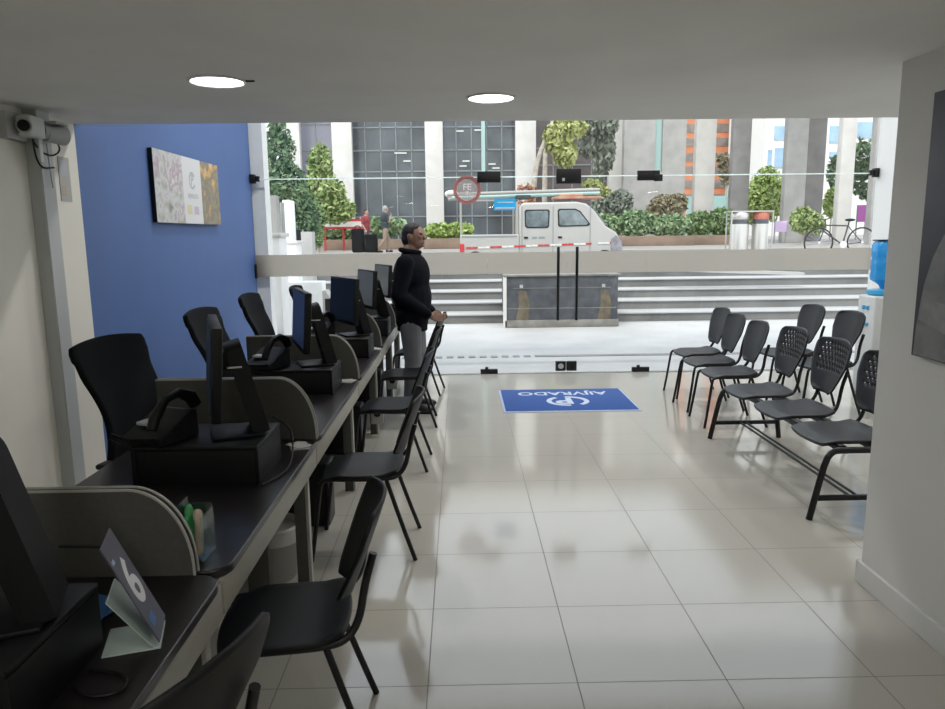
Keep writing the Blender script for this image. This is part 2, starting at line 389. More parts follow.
# ------------------------------------------------------------------ desks
DX0, DX1, DZ = -1.45, -.655, .74       # employee edge, visitor edge, height
SEC = [(.52, 1.865), (1.875, 3.19), (3.20, 4.575), (4.585, 5.935), (5.945, 7.29), (7.30, 8.25)]
ORD = ['with the number sign', 'second from the number sign', 'third from the number sign', 'fourth from the number sign', 'fifth from the number sign', 'at the glass front']
def rr(x0, y0, x1, y1, r, corners):
    pts = []
    for cx, cy, a, k in ((x1-r, y1-r, 0, 'ne'), (x0+r, y1-r, 90, 'nw'), (x0+r, y0+r, 180, 'sw'), (x1-r, y0+r, 270, 'se')):
        if k in corners:
            pts += [(cx+r*math.cos(math.radians(a+t)), cy+r*math.sin(math.radians(a+t))) for t in range(0, 91, 15)]
        else:
            pts.append((x1 if 'e' in k else x0, y1 if 'n' in k else y0))
    return pts
for i, (a, c) in enumerate(SEC):
    L = c-a
    t = thing('desk', 'dark top service desk ' + ORD[i], 'desk', (0, a, 0), 0, 'service desks in one row')
    o = MB().prism(rr(DX0, .002, DX1, L-.002, .07, ('ne', 'se')), DZ-.026, DZ).obj('desktop', M['desk'], t, 30); mods(o, bevel=.004)
    MB().box((DX1-.030, .003, DZ-.128), (DX1-.012, L-.003, DZ-.027), .003).obj('fascia', M['fascia'], t)
    for yy in ((.02, L-.05) if i in (0,) else (L-.05,)):
        lg = MB().box((DX1-.115, yy, 0), (DX1-.06, yy+.03, DZ-.027), .003).obj('leg', M['divider'], t)
        MB().box((DX1-.062, yy-.003, 0), (DX1-.048, yy+.033, DZ-.128), .002).obj('edge_strip', M['trimw'], lg)
        MB().box((-1.0, yy, 0), (-.9, yy+.03, DZ-.027), .003).obj('leg', M['divider'], t)

# privacy dividers between the desks: flat top that rounds down to the desk
def divider(y, label, xe=-.665, h=.27):
    t = thing('desk_divider', label, 'desk divider', (0, y, DZ), 0, 'rounded privacy dividers on the desks')
    x0, x1, rx, rz_ = -1.365, xe, .16, h-.02
    out = [(x0, 0), (x1, 0)]+[(x1-rx+rx*math.cos(math.radians(a)), h-rz_+rz_*math.sin(math.radians(a))) for a in range(4, 91, 5)]+[(x1-rx-.01, h)]+[(x0, h)]
    F = frame_M((0, 0, .001), (1, 0, 0), (0, 0, 1))
    MB().prism(out, -.014, .014, F).obj('panel', M['divider'], t, 0)
    path = [(x1+.001, 0)]+out[2:]
    for s in (-.0165, .0105):
        v = []; f = []
        for k, (px_, pz) in enumerate(path):
            q = path[min(k+1, len(path)-1)]; p = path[max(k-1, 0)]; d = Vector((q[0]-p[0], q[1]-p[1])).normalized(); n = Vector((d.y, -d.x))
            for dy, dn in ((s, 0), (s+.006, 0), (s+.006, .006), (s, .006)): v.append((px_+n.x*dn, dy, pz+n.y*dn+.001))
        for k in range(len(path)-1):
            f += [(4*k+j, 4*k+(j+1) % 4, 4*k+4+(j+1) % 4, 4*k+4+j) for j in range(4)]
        MB().add(v, f).obj('edge_trim', M['trimw'], t, 30)
    MB().add([(x1+.0012, -.0105, .001), (x1+.0012, .0105, .001)]+[(p_[0]+.0012, sy, p_[1]+.0018) for p_ in path[1:] for sy in (-.0105, .0105)], [(2*k, 2*k+1, 2*k+3, 2*k+2) for k in range(len(path)-1)]).obj('groove', M['black'], t, 0)
    return t
DIV = ['grey rounded desk divider just behind the number sign', 'grey rounded desk divider with the acrylic holder desk in front of it', 'grey rounded desk divider behind the blue screen', 'grey rounded desk divider one desk past the blue screen', 'grey rounded desk divider beside the standing man']
for k, ((a, c), lab) in enumerate(zip(SEC[:5], DIV)): divider(c+.005, lab, -.738 if k == 0 else -.665, .242 if k == 0 else .278)
bpy.data.objects['desk_divider.001']['label'] = 'grey rounded desk divider behind the edge-on computer, before the blue screen'

# ------------------------------------------------------------------ all-in-one computers, risers, phones
def computer(x, y, rz, scr, label):
    """local: screen faces -X, wide along Y"""
    t = thing('desktop_computer', label, 'computer', (x, y, DZ+.152), rz, 'computers on the service desks')
    zb, zt, hw = .10, .445, .255
    tl = Matrix.Translation((0, 0, .27)) @ Matrix.Rotation(math.radians(4), 4, 'Y') @ Matrix.Translation((0, 0, -.27))
    o = MB().box((-.012, -hw, zb), (.026, hw, zt), .008, M=tl).obj('housing', M['black'], t)
    MB().box((-.0145, -hw+.014, zb+.03), (-.0125, hw-.014, zt-.014), M=tl).obj('screen', scr, o, 0)
    # sloping easel stand: wide slab from the back of the housing down to a flat foot
    F = frame_M((.055, 0, .335), (0, 1, 0), (.25, 0, -.97))
    MB().prism(rr(-.075, -.02, .075, .345, .04, ('sw', 'se')), -.055, .008, F).obj('stand', M['black'], t, 30)
    MB().box((.02, -.05, .255), (.085, .05, .325), .008).obj('hinge', M['black'], t)
    MB().box((.05, -.078, .268), (.104, .078, .274)).obj('hinge_bar', M['chrome'], t)
    MB().box((-.02, -.10, 0), (.17, .10, .012), .004).obj('foot', M['black'], t)
    return t
def riser(x, y, label):
    t = thing('monitor_riser', label, 'stand', (x, y, DZ), 0, 'black risers under the computers')
    MB().box((-.27, -.14, .132), (.20, .20, .150), .006).obj('shelf', M['black'], t)
    for s in (-.26, .192): MB().box((s-.008, -.135, 0), (s+.008, .195, .132), .003).obj('side', M['black'], t)
    MB().box((-.25, -.132, .004), (.184, -.12, .132), .002).obj('front', M['black'], t)
    return t
def phone(x, y, z, rz, label):
    t = thing('desk_phone', label, 'telephone', (x, y, z), rz, 'black desk phones')
    F = frame_M((0, 0, 0), (0, 1, 0), (0, 0, 1))
    b = MB().prism([(-.10, 0), (.10, 0), (.10, .028), (-.075, .105), (-.10, .10)], -.09, .09, F).obj('base', M['black'], t, 30); mods(b, bevel=.005)
    hs = [(-.055, .125-.235*s*.0, 0) for s in (0,)]
    pts = [(-.058, -.125, .112), (-.058, -.10, .150), (-.058, -.04, .176), (-.058, .03, .160), (-.058, .085, .105), (-.058, .105, .066)]
    h = MB().tube(pts, [.024, .026, .021, .021, .026, .024], 12, flat=.8).obj('handset', M['black'], t)
    MB().box((.0, -.04, .060), (.07, .05, .074), .003, M=Matrix.Rotation(0, 4, 'X')).obj('keypad', M['steel'], t)
    co_ = [(-.075+.22*k/90.*1.0+.012*math.cos(k*1.05), .10+.03*math.sin(PI*k/90), .012+.012*math.sin(k*1.05)+.012) for k in range(90)]
    MB().tube(co_, .0035, 6).obj('coil_cord', M['black'], t)
    return t
ST = [(-1.02, 1.33), (-.955, 2.72), (-.945, 4.23), (-.89, 5.47), (-.865, 6.63), (-.84, 7.80)]
SCR = ['screen_dark', 'screen_dark', 'screen_blue', 'screen_dark', 'screen_grey', 'screen_grey']
CL = ['black computer whose sloping stand shows beside the number sign', 'black computer seen edge-on in front of the blue wall', 'black computer with a dim blue screen', 'black computer with a wide dark screen, one place past the blue one', 'black computer with a grey screen two places before the standing man', 'black computer with a grey screen right beside the standing man']
ROT = [20, 20.5, 20, 30, 24, 24]
PH = ['black desk phone at the desk with the number sign', 'black desk phone with raised handset below the edge-on computer', 'black desk phone under the blue screen', 'black desk phone under the wide dark screen', 'black desk phone beside the grey screen, fifth desk along', 'black desk phone on the desk at the glass front']
RL = ['black box riser at the desk with the number sign', 'black box riser under the edge-on computer', 'black box riser under the blue screen', 'black box riser under the wide dark screen', 'black box riser under the grey screen of the fifth desk', 'black box riser on the desk at the glass front']
for i, ((x, y), s) in enumerate(zip(ST, SCR)):
    riser(x, y, RL[i])
    computer(x, y+.02, math.radians(ROT[i]), M[s], CL[i])
    phone(x-.19, y-.035, DZ+.152, math.radians(158), PH[i])
# keyboards on the employee side
k0 = thing('keyboard', 'black keyboard on the desk below the edge-on computer', 'keyboard', (-1.33, 2.30, DZ+.001), math.radians(95), 'keyboards on the desks')
MB().box((-.21, -.065, 0), (.21, .065, .018), .005).obj('tray', M['black'], k0)
MB().grid(lambda u, v: (-.2+.4*u, -.055+.11*v, .019+.002*((int(u*60) % 4) > 0)), 60, 5).obj('keys', M['mesh'], k0, 0)
# papers and odds beside the phones
for i, (x, y, z, rz, w, h, m, lab, nm, ct) in enumerate((
    (-.715, 3.06, DZ+.002, 20, .04, .06, 'paper', 'loose white receipts on the desk before the divider behind the edge-on computer', 'paper_sheet', 'paper'),
    (-.93, 1.225, DZ+.153, 30, .045, .03, 'bluepaper', 'blue folder lying on the riser at the desk with the number sign', 'paper_folder', 'folder'),
    (-.93, 1.66, DZ+.003, 70, .08, .06, 'bluepaper', 'small blue card box on the desk behind the number sign riser', 'paper_folder', 'folder'),
    (-.80, .95, DZ+.003, 0, .09, .08, 'paper', 'white note sheet at the end of the desk with the number sign', 'paper_sheet', 'paper'),
    (-.715, 4.47, DZ+.002, -10, .04, .05, 'paper', 'white receipts beside the divider behind the blue screen', 'paper_sheet', 'paper'),
    (-.70, 5.75, DZ+.002, 15, .05, .05, 'paper', 'white receipts on the desk under the wide dark screen', 'paper_sheet', 'paper'))):
    t = MB().box((-w, -h, 0), (w, h, .004), .001)
    for k in range(2): t.box((-w*.9, -h*.9, .004+.003*k), (w*.85, h*.8, .006+.003*k), M=Matrix.Rotation(.25*(k+1), 4, 'Z'))
    o = t.obj(nm, M[m], None, 0); o.location = (x, y, z); o.rotation_euler = (0, 0, math.radians(rz)); tag(o, lab, ct)
for k, (pts, lab) in enumerate((([(-.74, 2.56, DZ+.006), (-.68, 2.72, DZ+.006), (-.69, 2.86, DZ+.05), (-.72, 2.96, DZ+.12), (-.80, 2.98, DZ+.16)], 'thin black cable looping beside the riser of the edge-on computer'),
                           ([(-.80, 1.42, DZ+.006), (-.71, 1.40, DZ+.006), (-.69, 1.34, DZ+.006), (-.75, 1.32, DZ+.006), (-.80, 1.36, DZ+.006)], 'thin black cable looping round the number sign foot'),
                           ([(-.9, 1.78, DZ+.006), (-.86, 1.76, DZ+.12), (-.93, 1.72, DZ+.15), (-1.0, 1.70, DZ+.16)], 'thin black cable rising in front of the divider behind the number sign'))):
    tag(MB().tube(pts, .004, 8, 2).obj('cable', M['black']), lab, 'cable')

# number sign in a bent acrylic holder
N0 = Vector((-.682, 1.50, DZ+.018)); e = Vector((-.29, .957, 0)).normalized(); up = Vector((-.957*.10, -.29*.10, .235)).normalized()
t = thing('counter_number_sign', 'slate tilted counter sign with a white number 6 on the desk edge', 'sign', (N0.x, N0.y, DZ))
O = -Vector((N0.x, N0.y, DZ))
def rel(mb): mb.v = [tuple(Vector(p)+O) for p in mb.v]; return mb
FM = frame_M(N0, e, up)
W_, H_ = .122, .255
rel(MB().prism([(0, 0), (W_, 0), (W_, H_), (0, H_)], -.003, .0, FM)).obj('card', M['card'], t, 0)
rel(text_mb('6', .155, FM @ Matrix.Translation((W_*.5, H_*.52, .0004)), bold=.003)).obj('number', M['cardtext'], t, 0)
rel(text_mb('MÓDULO', .016, FM @ Matrix.Translation((W_*.35, H_*.86, .0004)))).obj('caption', M['mat_edge'], t, 0) if False else None
rel(MB().prism([(.01, H_*.80), (.03, H_*.80), (.03, H_*.84), (.01, H_*.84)], 0, .0006, FM)).obj('small_print', M['mat_edge'], t, 0)
rel(MB().prism([(.02, .03), (.06, .03), (.06, .055), (.02, .055)], 0, .0006, FM)).obj('blue_print', M['bluepaper'], t, 0)
bk = Vector((-.957, -.29, 0))
b = MB()
for zz, o0 in ((DZ+.002, 0),):
    a0 = Vector((N0.x, N0.y, zz)); q = [a0, a0+e*W_, a0+e*W_+bk*.12, a0+bk*.12]
    b.add([p for p in q]+[p+Vector((0, 0, .003)) for p in q], [(0, 3, 2, 1), (4, 5, 6, 7), (0, 1, 5, 4), (1, 2, 6, 5), (2, 3, 7, 6), (3, 0, 4, 7)])
M['foot'] = mat('milky_acrylic', (.42, .50, .47), .25)
rel(b).obj('acrylic_foot', M['foot'], t, 0)
q = [N0+bk*.012+Vector((0, 0, -.012)), N0+bk*.012+e*W_+Vector((0, 0, -.012)), N0+bk*.052+e*W_+up*.12, N0+bk*.052+up*.12]
rel(MB().add([p for p in q]+[p+bk*.003 for p in q], [(0, 1, 2, 3), (7, 6, 5, 4), (0, 4, 5, 1), (1, 5, 6, 2), (2, 6, 7, 3), (3, 7, 4, 0)])).obj('acrylic_back', M['foot'], t, 0)

# clear acrylic holder with a green packet
t = thing('acrylic_holder', 'clear acrylic card holder with a green packet behind the nearest divider', 'holder', (-.775, 1.985, DZ+.001))
MB().box((-.035, -.05, 0), (.04, .05, .004)).box((.037, -.05, .004), (.04, .05, .13)).box((-.035, -.05, .004), (-.032, .05, .16)).box((-.032, .047, .004), (.037, .05, .14)).obj('tray', M['acrylic'], t, 0)
M['green'] = mat('green_packet', (.02, .20, .05), .6, c2=(.04, .33, .10), scale=60); M['beige'] = mat('beige_stub', (.45, .36, .28), .7)
tag(MB().ball((-.79, 1.985, DZ+.085), (.012, .042, .05)).ball((-.795, 2.0, DZ+.11), (.012, .03, .04)).obj('green_packet', M['green']), 'crumpled green packet inside the clear acrylic holder', 'packet')
tag(MB().cap((-.757, 1.965, DZ+.02), (-.765, 1.99, DZ+.125), .011, .013).obj('eraser', M['beige']), 'beige stub standing inside the clear acrylic holder', 'eraser')

# ------------------------------------------------------------------ visitor chairs
def shell_seat(m, parent, w=.205, d=.205, z=.455, name='seat', y0=0., thick=.02, x0=0.):
    def fn(u, v):
        a = 2*u-1; c = 2*v-1
        # square-to-rounded mapping
        x = a*math.sqrt(1-.24*c*c*abs(c)); y = c*math.sqrt(1-.22*a*a)
        dish = -.012*(1-a*a)*(1-c*c) - (.022*max(0, c-.55)/.45 if c > .55 else 0) + (.02*max(0, -c-.6)/.4)
        return (x0+x*w, y0+y*d, z+dish)
    o = MB().grid(fn, 16, 16).obj(name, m, parent, 60, flip=False); mods(o, solid=thick, off=-1., bevel=.004)
    return o
def shell_back(m, parent, holes, W=.215, z0=.52, z1=.85, y0=-.20, lean=.36, name='backrest', x0=0.):
    nu, nv = 26, 22
    def wid(t):
        a = .57+.43*min(1, t/.58)**.85 if t < .58 else 1.
        if t > .82: a *= .80+.20*math.sqrt(max(0, 1-((t-.82)/.18)**2))
        if t < .12: a *= .72+.28*math.sqrt(max(0, 1-((.12-t)/.12)**2))
        return a*W
    def fn(u, v):
        a = 2*u-1
        y = y0-lean*(v*(z1-z0))+.045*a*a-.01
        sag = .016*a*a*(v*2-1)
        return (x0+a*wid(v), y, z0+(z1-z0)*v-sag)
    b = bmesh.new(); mb = MB().grid(fn, nu, nv)
    vs = [b.verts.new(p) for p in mb.v]
    fs = [b.faces.new([vs[i] for i in f]) for f in mb.f]
    if holes:
        sel = []
        for k, f in enumerate(fs):
            i, j = k % nu, k//nu
            if 9 <= j < 20 and j % 2 == 1 and 3 <= i < nu-3 and (i+(j//2) % 2) % 2 == 0: sel.append(f)
        bmesh.ops.inset_individual(b, faces=sel, thickness=.0036)
        bmesh.ops.delete(b, geom=sel, context='FACES_ONLY')
    me = bpy.data.meshes.new(name); b.to_mesh(me); b.free(); me.materials.append(m)
    me.polygons.foreach_set('use_smooth', [True]*len(me.polygons))
    o = bpy.data.objects.new(name, me); COL.objects.link(o); o.parent = parent
    mods(o, solid=.011, off=0.)
    return o
def make_chair(label, group, sm, holes, width=.205, z1=.85, lean=.36):
    t = thing('stacking_chair', label, 'chair', (0, 0, 0), 0, group)
    shell_seat(sm, t, w=width); shell_back(sm, t, holes, z1=z1, lean=lean)
    for s in (-1, 1):
        MB().tube([(s*.205, .255, 0), (s*.195, .225, .20), (s*.185, .20, .40), (s*.183, .185, .425), (s*.183, .15, .430), (s*.183, .08, .430)], .0115, 10, 1).obj('leg', M['blackm'], t)
        MB().tube([(s*.205, -.275, 0), (s*.192, -.20, .22), (s*.183, -.135, .428)], .0115, 10, 1).obj('leg', M['blackm'], t)
        MB().tube([(s*.183, .09, .430), (s*.183, -.14, .430), (s*.175, -.20, .445), (s*.160, -.238, .50), (s*.145, -.255, .60), (s*.14, -.285, .70)], .0125, 10, 2).obj('back_frame', M['blackm'], t)
    MB().tube([(-.183, .12, .428), (.183, .12, .428)], .009).tube([(-.183, -.12, .428), (.183, -.12, .428)], .009).obj('seat_frame', M['blackm'], t)
    return t
G1 = 'black visitor chairs along the desks'
vis = [((-.575, 2.17), 97, 'black visitor chair at the desk past the number sign, seat in full view'),
       ((-.525, 3.70), 90, 'black visitor chair, second from the nearest full one along the desks'),
       ((-.520, 5.10), 88, 'black visitor chair, third along the desks, level with the wide dark screen'),
       ((-.505, 6.27), 92, 'black visitor chair whose seat is just in front of the standing man'),
       ((-.48, 7.52), 85, 'black visitor chair behind the standing man close to the glass'),
       ((-.745, 1.32), 68, 'black visitor chair cut off by the lower frame edge, only its back in view')]
ch = None
for (x, y), rz, lab in vis:
    if ch is None:
        ch = make_chair(lab, G1, M['seat'], False); ch.location = (x, y, 0); ch.rotation_euler = (0, 0, math.radians(rz))
    else:
        d = dup(ch, (x, y, 0), math.radians(rz), lab, G1)
        if y < 1.5: d.scale = (1, 1, 1.07)
G2 = 'charcoal chairs of the waiting area'
row = [((2.39, 7.22), 92, 'charcoal waiting chair of the front row, next to the glass'),
       ((2.33, 6.68), 92, 'charcoal waiting chair of the front row, second from the glass'),
       ((2.31, 6.12), 90, 'charcoal waiting chair of the front row, beside the joined bench'),
       ((3.20, 7.0), 92, 'charcoal waiting chair of the back row, farther from the water dispenser'),
       ((3.25, 6.40), 92, 'charcoal waiting chair of the back row, in front of the water dispenser')]
ch2 = None
for (x, y), rz, lab in row:
    if ch2 is None:
        ch2 = make_chair(lab, G2, M['rowseat'], False, z1=.885, lean=.24); ch2.location = (x, y, 0); ch2.rotation_euler = (0, 0, math.radians(rz))
    else:
        d = dup(ch2, (x, y, 0), math.radians(rz), lab, G2)
        if x > 3: d.scale = (1.05, 1.05, 1.05)

# joined bench: three shells on one frame, facing the aisle
t = thing('waiting_bench', 'charcoal three seat beam bench with perforated backs beside the poster wall', 'bench', (2.27, 4.77, 0), PI/2)
for x in (.62, .03, -.56):        # local x runs towards the glass
    s = shell_seat(M['rowseat'], t, w=.225, d=.215, z=.450, x0=x); bk_ = shell_back(M['rowseat'], t, True, W=.228, x0=x, z0=.545, z1=.925, y0=-.215, lean=.22)
    for k in (-1, 1):
        MB().tube([(x+k*.16, .10, .432), (x+k*.16, -.15, .432), (x+k*.16, -.20, .445), (x+k*.15, -.235, .50), (x+k*.14, -.255, .62), (x+k*.135, -.29, .72)], .012, 10, 2).obj('back_frame', M['blackm'], t)
MB().box((-.82, .075, .392), (.84, .115, .432), .004).box((-.82, -.125, .392), (.84, -.085, .432), .004).obj('beam', M['blackm'], t)
for x in (.84, -.84):
    f = MB().tube([(x, .275, 0), (x, .235, .20), (x, .20, .36), (x, .165, .405), (x, .12, .412), (x, -.16, .412), (x, -.20, .40), (x, -.235, .33), (x, -.285, 0)], .019, 12, 1).obj('end_frame', M['blackm'], t)
    MB().box((x-.012, -.27, .115), (x+.012, .255, .145), .003).obj('crossbar', M['blackm'], f)
MB().tube([(-.84, .035, .13), (.84, .035, .13)], .0085).tube([(-.84, -.01, .13), (.84, -.01, .13)], .0085).obj('stretcher', M['blackm'], t)

# ------------------------------------------------------------------ office chairs (local: faces +Y)
def make_office(label):
    t = thing('office_chair', label, 'office chair', (0, 0, 0), 0, 'black office chairs behind the desks')
    def fn(u, v):
        a = 2*u-1
        w = .205+.035*(v-.35)**2/.4+.035*max(0, v-.3)
        if v > .86: w *= .90+.10*math.sqrt(max(0, 1-((v-.86)/.14)**2))
        y = -.20+.05*math.sin(PI*min(1, v/.75))*(1 if v < .75 else 1)-.10*max(0, v-.45)**1.6*1.7+.05*a*a*(1-.4*v)
        return (a*w, y, .56+.66*v-.02*a*a*(v > .9))
    o = MB().grid(fn, 14, 22).obj('backrest', M['mesh'], t, 60, flip=False); mods(o, solid=.03, off=0., bevel=.008)
    MB().tube([(0, -.12, .43), (0, -.22, .47), (0, -.235, .56), (0, -.19, .75)], .022, 10, 1).obj('back_post', M['black'], t)
    def sf(u, v):
        a = 2*u-1; c = 2*v-1
        return (a*.24*math.sqrt(1-.3*c*c), .03+c*.23*math.sqrt(1-.3*a*a), .50-.015*(1-a*a)-.02*max(0, c-.5))
    o = MB().grid(sf, 12, 12).obj('seat', M['mesh'], t, 60, flip=False); mods(o, solid=.06, off=-1., bevel=.015)
    for s in (-1, 1):
        a_ = MB().tube([(s*.17, .0, .435), (s*.265, .0, .44), (s*.275, .01, .56), (s*.27, .02, .665)], .016, 10, 1).obj('arm', M['black'], t)
        MB().box((s*.27-.04, -.12, .665), (s*.27+.04, .14, .69), .012, 3).obj('arm_pad', M['black'], a_)
    MB().cone((0, 0, .10), (0, 0, .44), .028, .022).box((-.1, -.1, .42), (.1, .1, .442), .005).obj('gas_lift', M['blackm'], t)
    bs = MB().cone((0, 0, .07), (0, 0, .12), .045)
    for k in range(5):
        g = 2*PI*k/5+.3; bs.tube([(.03*math.cos(g), .03*math.sin(g), .105), (.29*math.cos(g), .29*math.sin(g), .07)], [.024, .016])
    bs.obj('star_base', M['black'], t)
    for k in range(5):
        g = 2*PI*k/5+.3; x, y = .29*math.cos(g), .29*math.sin(g)
        MB().cone((x-.022*math.sin(g), y+.022*math.cos(g), .03), (x+.022*math.sin(g), y-.022*math.cos(g), .03), .03).cone((x, y, .03), (x, y, .075), .01).obj('caster', M['black'], t)
    return t
off = [((-1.45, 3.38), -102, -.03, 'black mesh office chair against the cream and blue wall corner'),
       ((-1.36, 4.44), -92, .0, 'black mesh office chair behind the edge-on computer'),
       ((-1.39, 5.58), -90, .0, 'black mesh office chair before the blue wall end, near the glass'),
       ((-1.42, 7.3), -90, -.06, 'black mesh office chair showing between the blue screen and the wide dark screen'),
       ((-1.52, 2.30), -85, .0, 'black mesh office chair behind the desk with the number sign')]
oc = None
for (x, y), rz, dz, lab in off:
    if oc is None:
        oc = make_office(lab); oc.location = (x, y, dz); oc.rotation_euler = (0, 0, math.radians(rz))
    else: dup(oc, (x, y, dz), math.radians(rz), lab)

# ------------------------------------------------------------------ under the desks
t = thing('waste_bin', 'pale grey waste bin with a liner under the desk', 'bin', (-.93, 3.35, 0))
M['bin'] = mat('grey_bin_plastic', (.30, .29, .27), .5); M['liner'] = mat('white_bin_liner', (.50, .49, .46), .5, bump=.5, scale=25)
MB().lathe([(.10, 0), (.105, .01), (.13, .25), (.135, .255), (.128, .26), (.10, .02), (.02, .02)]).obj('bucket', M['bin'], t)
MB().lathe([(.139, .20), (.142, .235), (.14, .27), (.13, .278), (.12, .24)]).obj('liner', M['liner'], t)
for x, y, lab in ((-.97, 4.02, 'black computer tower under the third desk'), (-.97, 5.4, 'black computer tower under the fourth desk'), (-.97, 6.8, 'black computer tower under the fifth desk')):
    t = thing('computer_tower', lab, 'computer', (x, y, 0))
    MB().box((-.2, -.09, .01), (.2, .09, .38), .006).obj('case', M['black'], t)
    MB().box((.2, -.085, .012), (.206, .085, .375), .004).obj('front_panel', M['blackm'], t)
for x, y, lab in ((-.70, 5.80, 'white socket box low on the leg under the fourth desk'), (-.70, 7.15, 'white socket box low on the leg under the fifth desk')):
    t = thing('socket_box', lab, 'power socket', (x, y, .20))
    MB().box((-.05, 0, -.09), (.05, .05, .09), .006).obj('body', M['trimw'], t)
    MB().cone((0, -.004, 0), (0, 0, 0), .03).obj('socket', M['black'], t)

# ------------------------------------------------------------------ things on the walls
# canvas picture on the blue wall
t = thing('canvas_picture', 'canvas print with a white logo panel between two photos on the blue wall', 'picture', (XL+.002, 6.47, 2.045))
MB().box((0, -.75, -.28), (.035, .75, .28), .002).obj('canvas', M['black'], t, 0)
M['ph1'] = blotch_mat('market_photo_print', [(.20, .26, .20), (.42, .41, .38), (.56, .58, .58), (.40, .30, .37), (.66, .66, .62)], 9.)
M['ph2'] = blotch_mat('warm_photo_print', [(.12, .12, .11), (.32, .28, .18), (.20, .19, .16), (.58, .36, .14), (.60, .54, .32)], 8.)
M['ph0'] = mat('white_logo_panel', (.66, .67, .68), .6); M['greyprint'] = mat('grey_print', (.42, .43, .47), .6); M['yellowprint'] = mat('pale_yellow_print', (.62, .58, .34), .6); M['pinkprint'] = mat('pale_mauve_print', (.52, .45, .54), .6)
MB().box((.0352, -.75, -.28), (.037, -.17, .28)).obj('street_print', M['ph1'], t, 0)
lp = MB().box((.0352, -.17, -.28), (.037, .27, .28)).obj('logo_panel', M['ph0'], t, 0)
MB().box((.0352, .27, -.28), (.037, .75, .28)).obj('warm_print', M['ph2'], t, 0)
FM = frame_M((.0372, .05, .09), (0, 1, 0), (0, 0, 1))
e_ = ring_mb((0, 0), .055, .075, FM, .6, 2*PI-.5); e_.add(*(lambda k: (k.v, k.f))(text_mb('P', .13, FM, bold=.002))); e_.obj('emblem', M['greyprint'], lp, 0)
text_mb('AIJVRADO', .055, frame_M((.0372, .05, -.045), (0, 1, 0), (0, 0, 1)), bold=.001).obj('lettering', M['greyprint'], lp, 0)
MB().box((.0372, -.10, -.20), (.038, .0, -.12)).obj('yellow_mark', M['yellowprint'], lp, 0)
MB().box((.0372, .06, -.20), (.038, .17, -.13)).obj('mauve_mark', M['pinkprint'], lp, 0)

# poster on the wall end
t = thing('wall_poster', 'large dark poster of a figure in a pale shirt with folded arms', 'poster', (PX-.002, 2.90, 1.65))
M['pdark'] = mat('dark_poster_print', (.018, .020, .030), .35, c2=(.045, .045, .055), scale=4); M['pshirt'] = blotch_mat('grey_shirt_print', [(.12, .12, .13), (.22, .22, .22), (.17, .17, .18), (.30, .29, .28)], 7., .4)
M['pskin'] = mat('grey_skin_print', (.20, .16, .14), .4)
MB().box((-.030, -.80, -.51), (0, 0, .52), .002).obj('board', M['pdark'], t, 0)
FM = frame_M((-.0305, 0, 0), (0, -1, 0), (0, 0, 1))
sh = [(.015, -.505), (.02, -.38), (.045, -.22), (.085, -.11), (.135, -.03), (.20, .05), (.30, .12), (.38, .15), (.46, .12), (.58, .08), (.70, .0), (.74, -.25), (.72, -.505)]
MB().prism(sh, 0, .001, FM).obj('shirt_print', M['pshirt'], t, 0)
MB().prism([(.33, .10), (.43, .10), (.42, .22), (.34, .22)], .0008, .0014, FM).obj('neck_print', M['pskin'], t, 0)
MB().prism([(.38+.085*math.cos(a*PI/12), .31+.12*math.sin(a*PI/12)) for a in range(24)], .0008, .0016, FM).obj('head_print', M['pskin'], t, 0)
MB().prism([(.29, .30), (.285, .38), (.32, .445), (.38, .465), (.44, .445), (.475, .38), (.47, .30), (.455, .36), (.42, .395), (.34, .395), (.305, .36)], .0016, .0022, FM).obj('hair_print', M['hair'], t, 0)
MB().prism([(.30, .125), (.34, .14), (.38, .07), (.42, .14), (.46, .125), (.385, .0)], .0014, .002, FM).obj('collar_print', M['greyprint'], t, 0)
a_ = [(.03, -.36), (.20, -.40), (.40, -.32), (.60, -.26), (.62, -.18), (.40, -.22), (.20, -.29), (.06, -.27)]
MB().prism(a_, .0012, .002, FM).obj('arm_print', mat('sleeve_print', (.26, .26, .26), .4, var=.15, scale=14), t, 0)

# security cameras and cables at the ceiling corner
M['camgrey'] = mat('grey_camera_plastic', (.40, .41, .41), .4); M['camwhite'] = mat('white_camera_plastic', (.62, .63, .62), .4)
t = thing('security_camera', 'box security camera with black lens high on the cream wall', 'camera', (XL, 4.02, 2.235))
MB().box((0, -.12, -.07), (.05, .06, .07), .008).obj('mount_box', M['camgrey'], t)
MB().box((.05, -.05, -.055), (.13, .10, .06), .02, 3).obj('body', M['camwhite'], t)
l = MB().cone((.10, -.055, 0), (.11, -.075, -.002), .04, .038, 20).obj('lens_ring', M['camgrey'], t)
MB().cone((.109, -.074, -.002), (.112, -.080, -.003), .03, .028, 20).obj('lens', M['black'], l)
t = thing('security_camera', 'grey bullet security camera turned sideways beside the steel channel', 'camera', (XL+.075, 4.20, 2.24))
MB().cone((.0, 0, .02), (.04, 0, .0), .035, .03).obj('mount', M['camgrey'], t)
MB().cone((.03, -.05, -.02), (.07, .06, -.02), .042, .055, 20).cone((.022, -.07, -.01), (.03, -.05, -.01), .038, .042, 20).obj('body', M['steel'], t)
MB().box((.02, -.06, .030), (.10, .07, .045), .005).obj('hood', M['camgrey'], t)
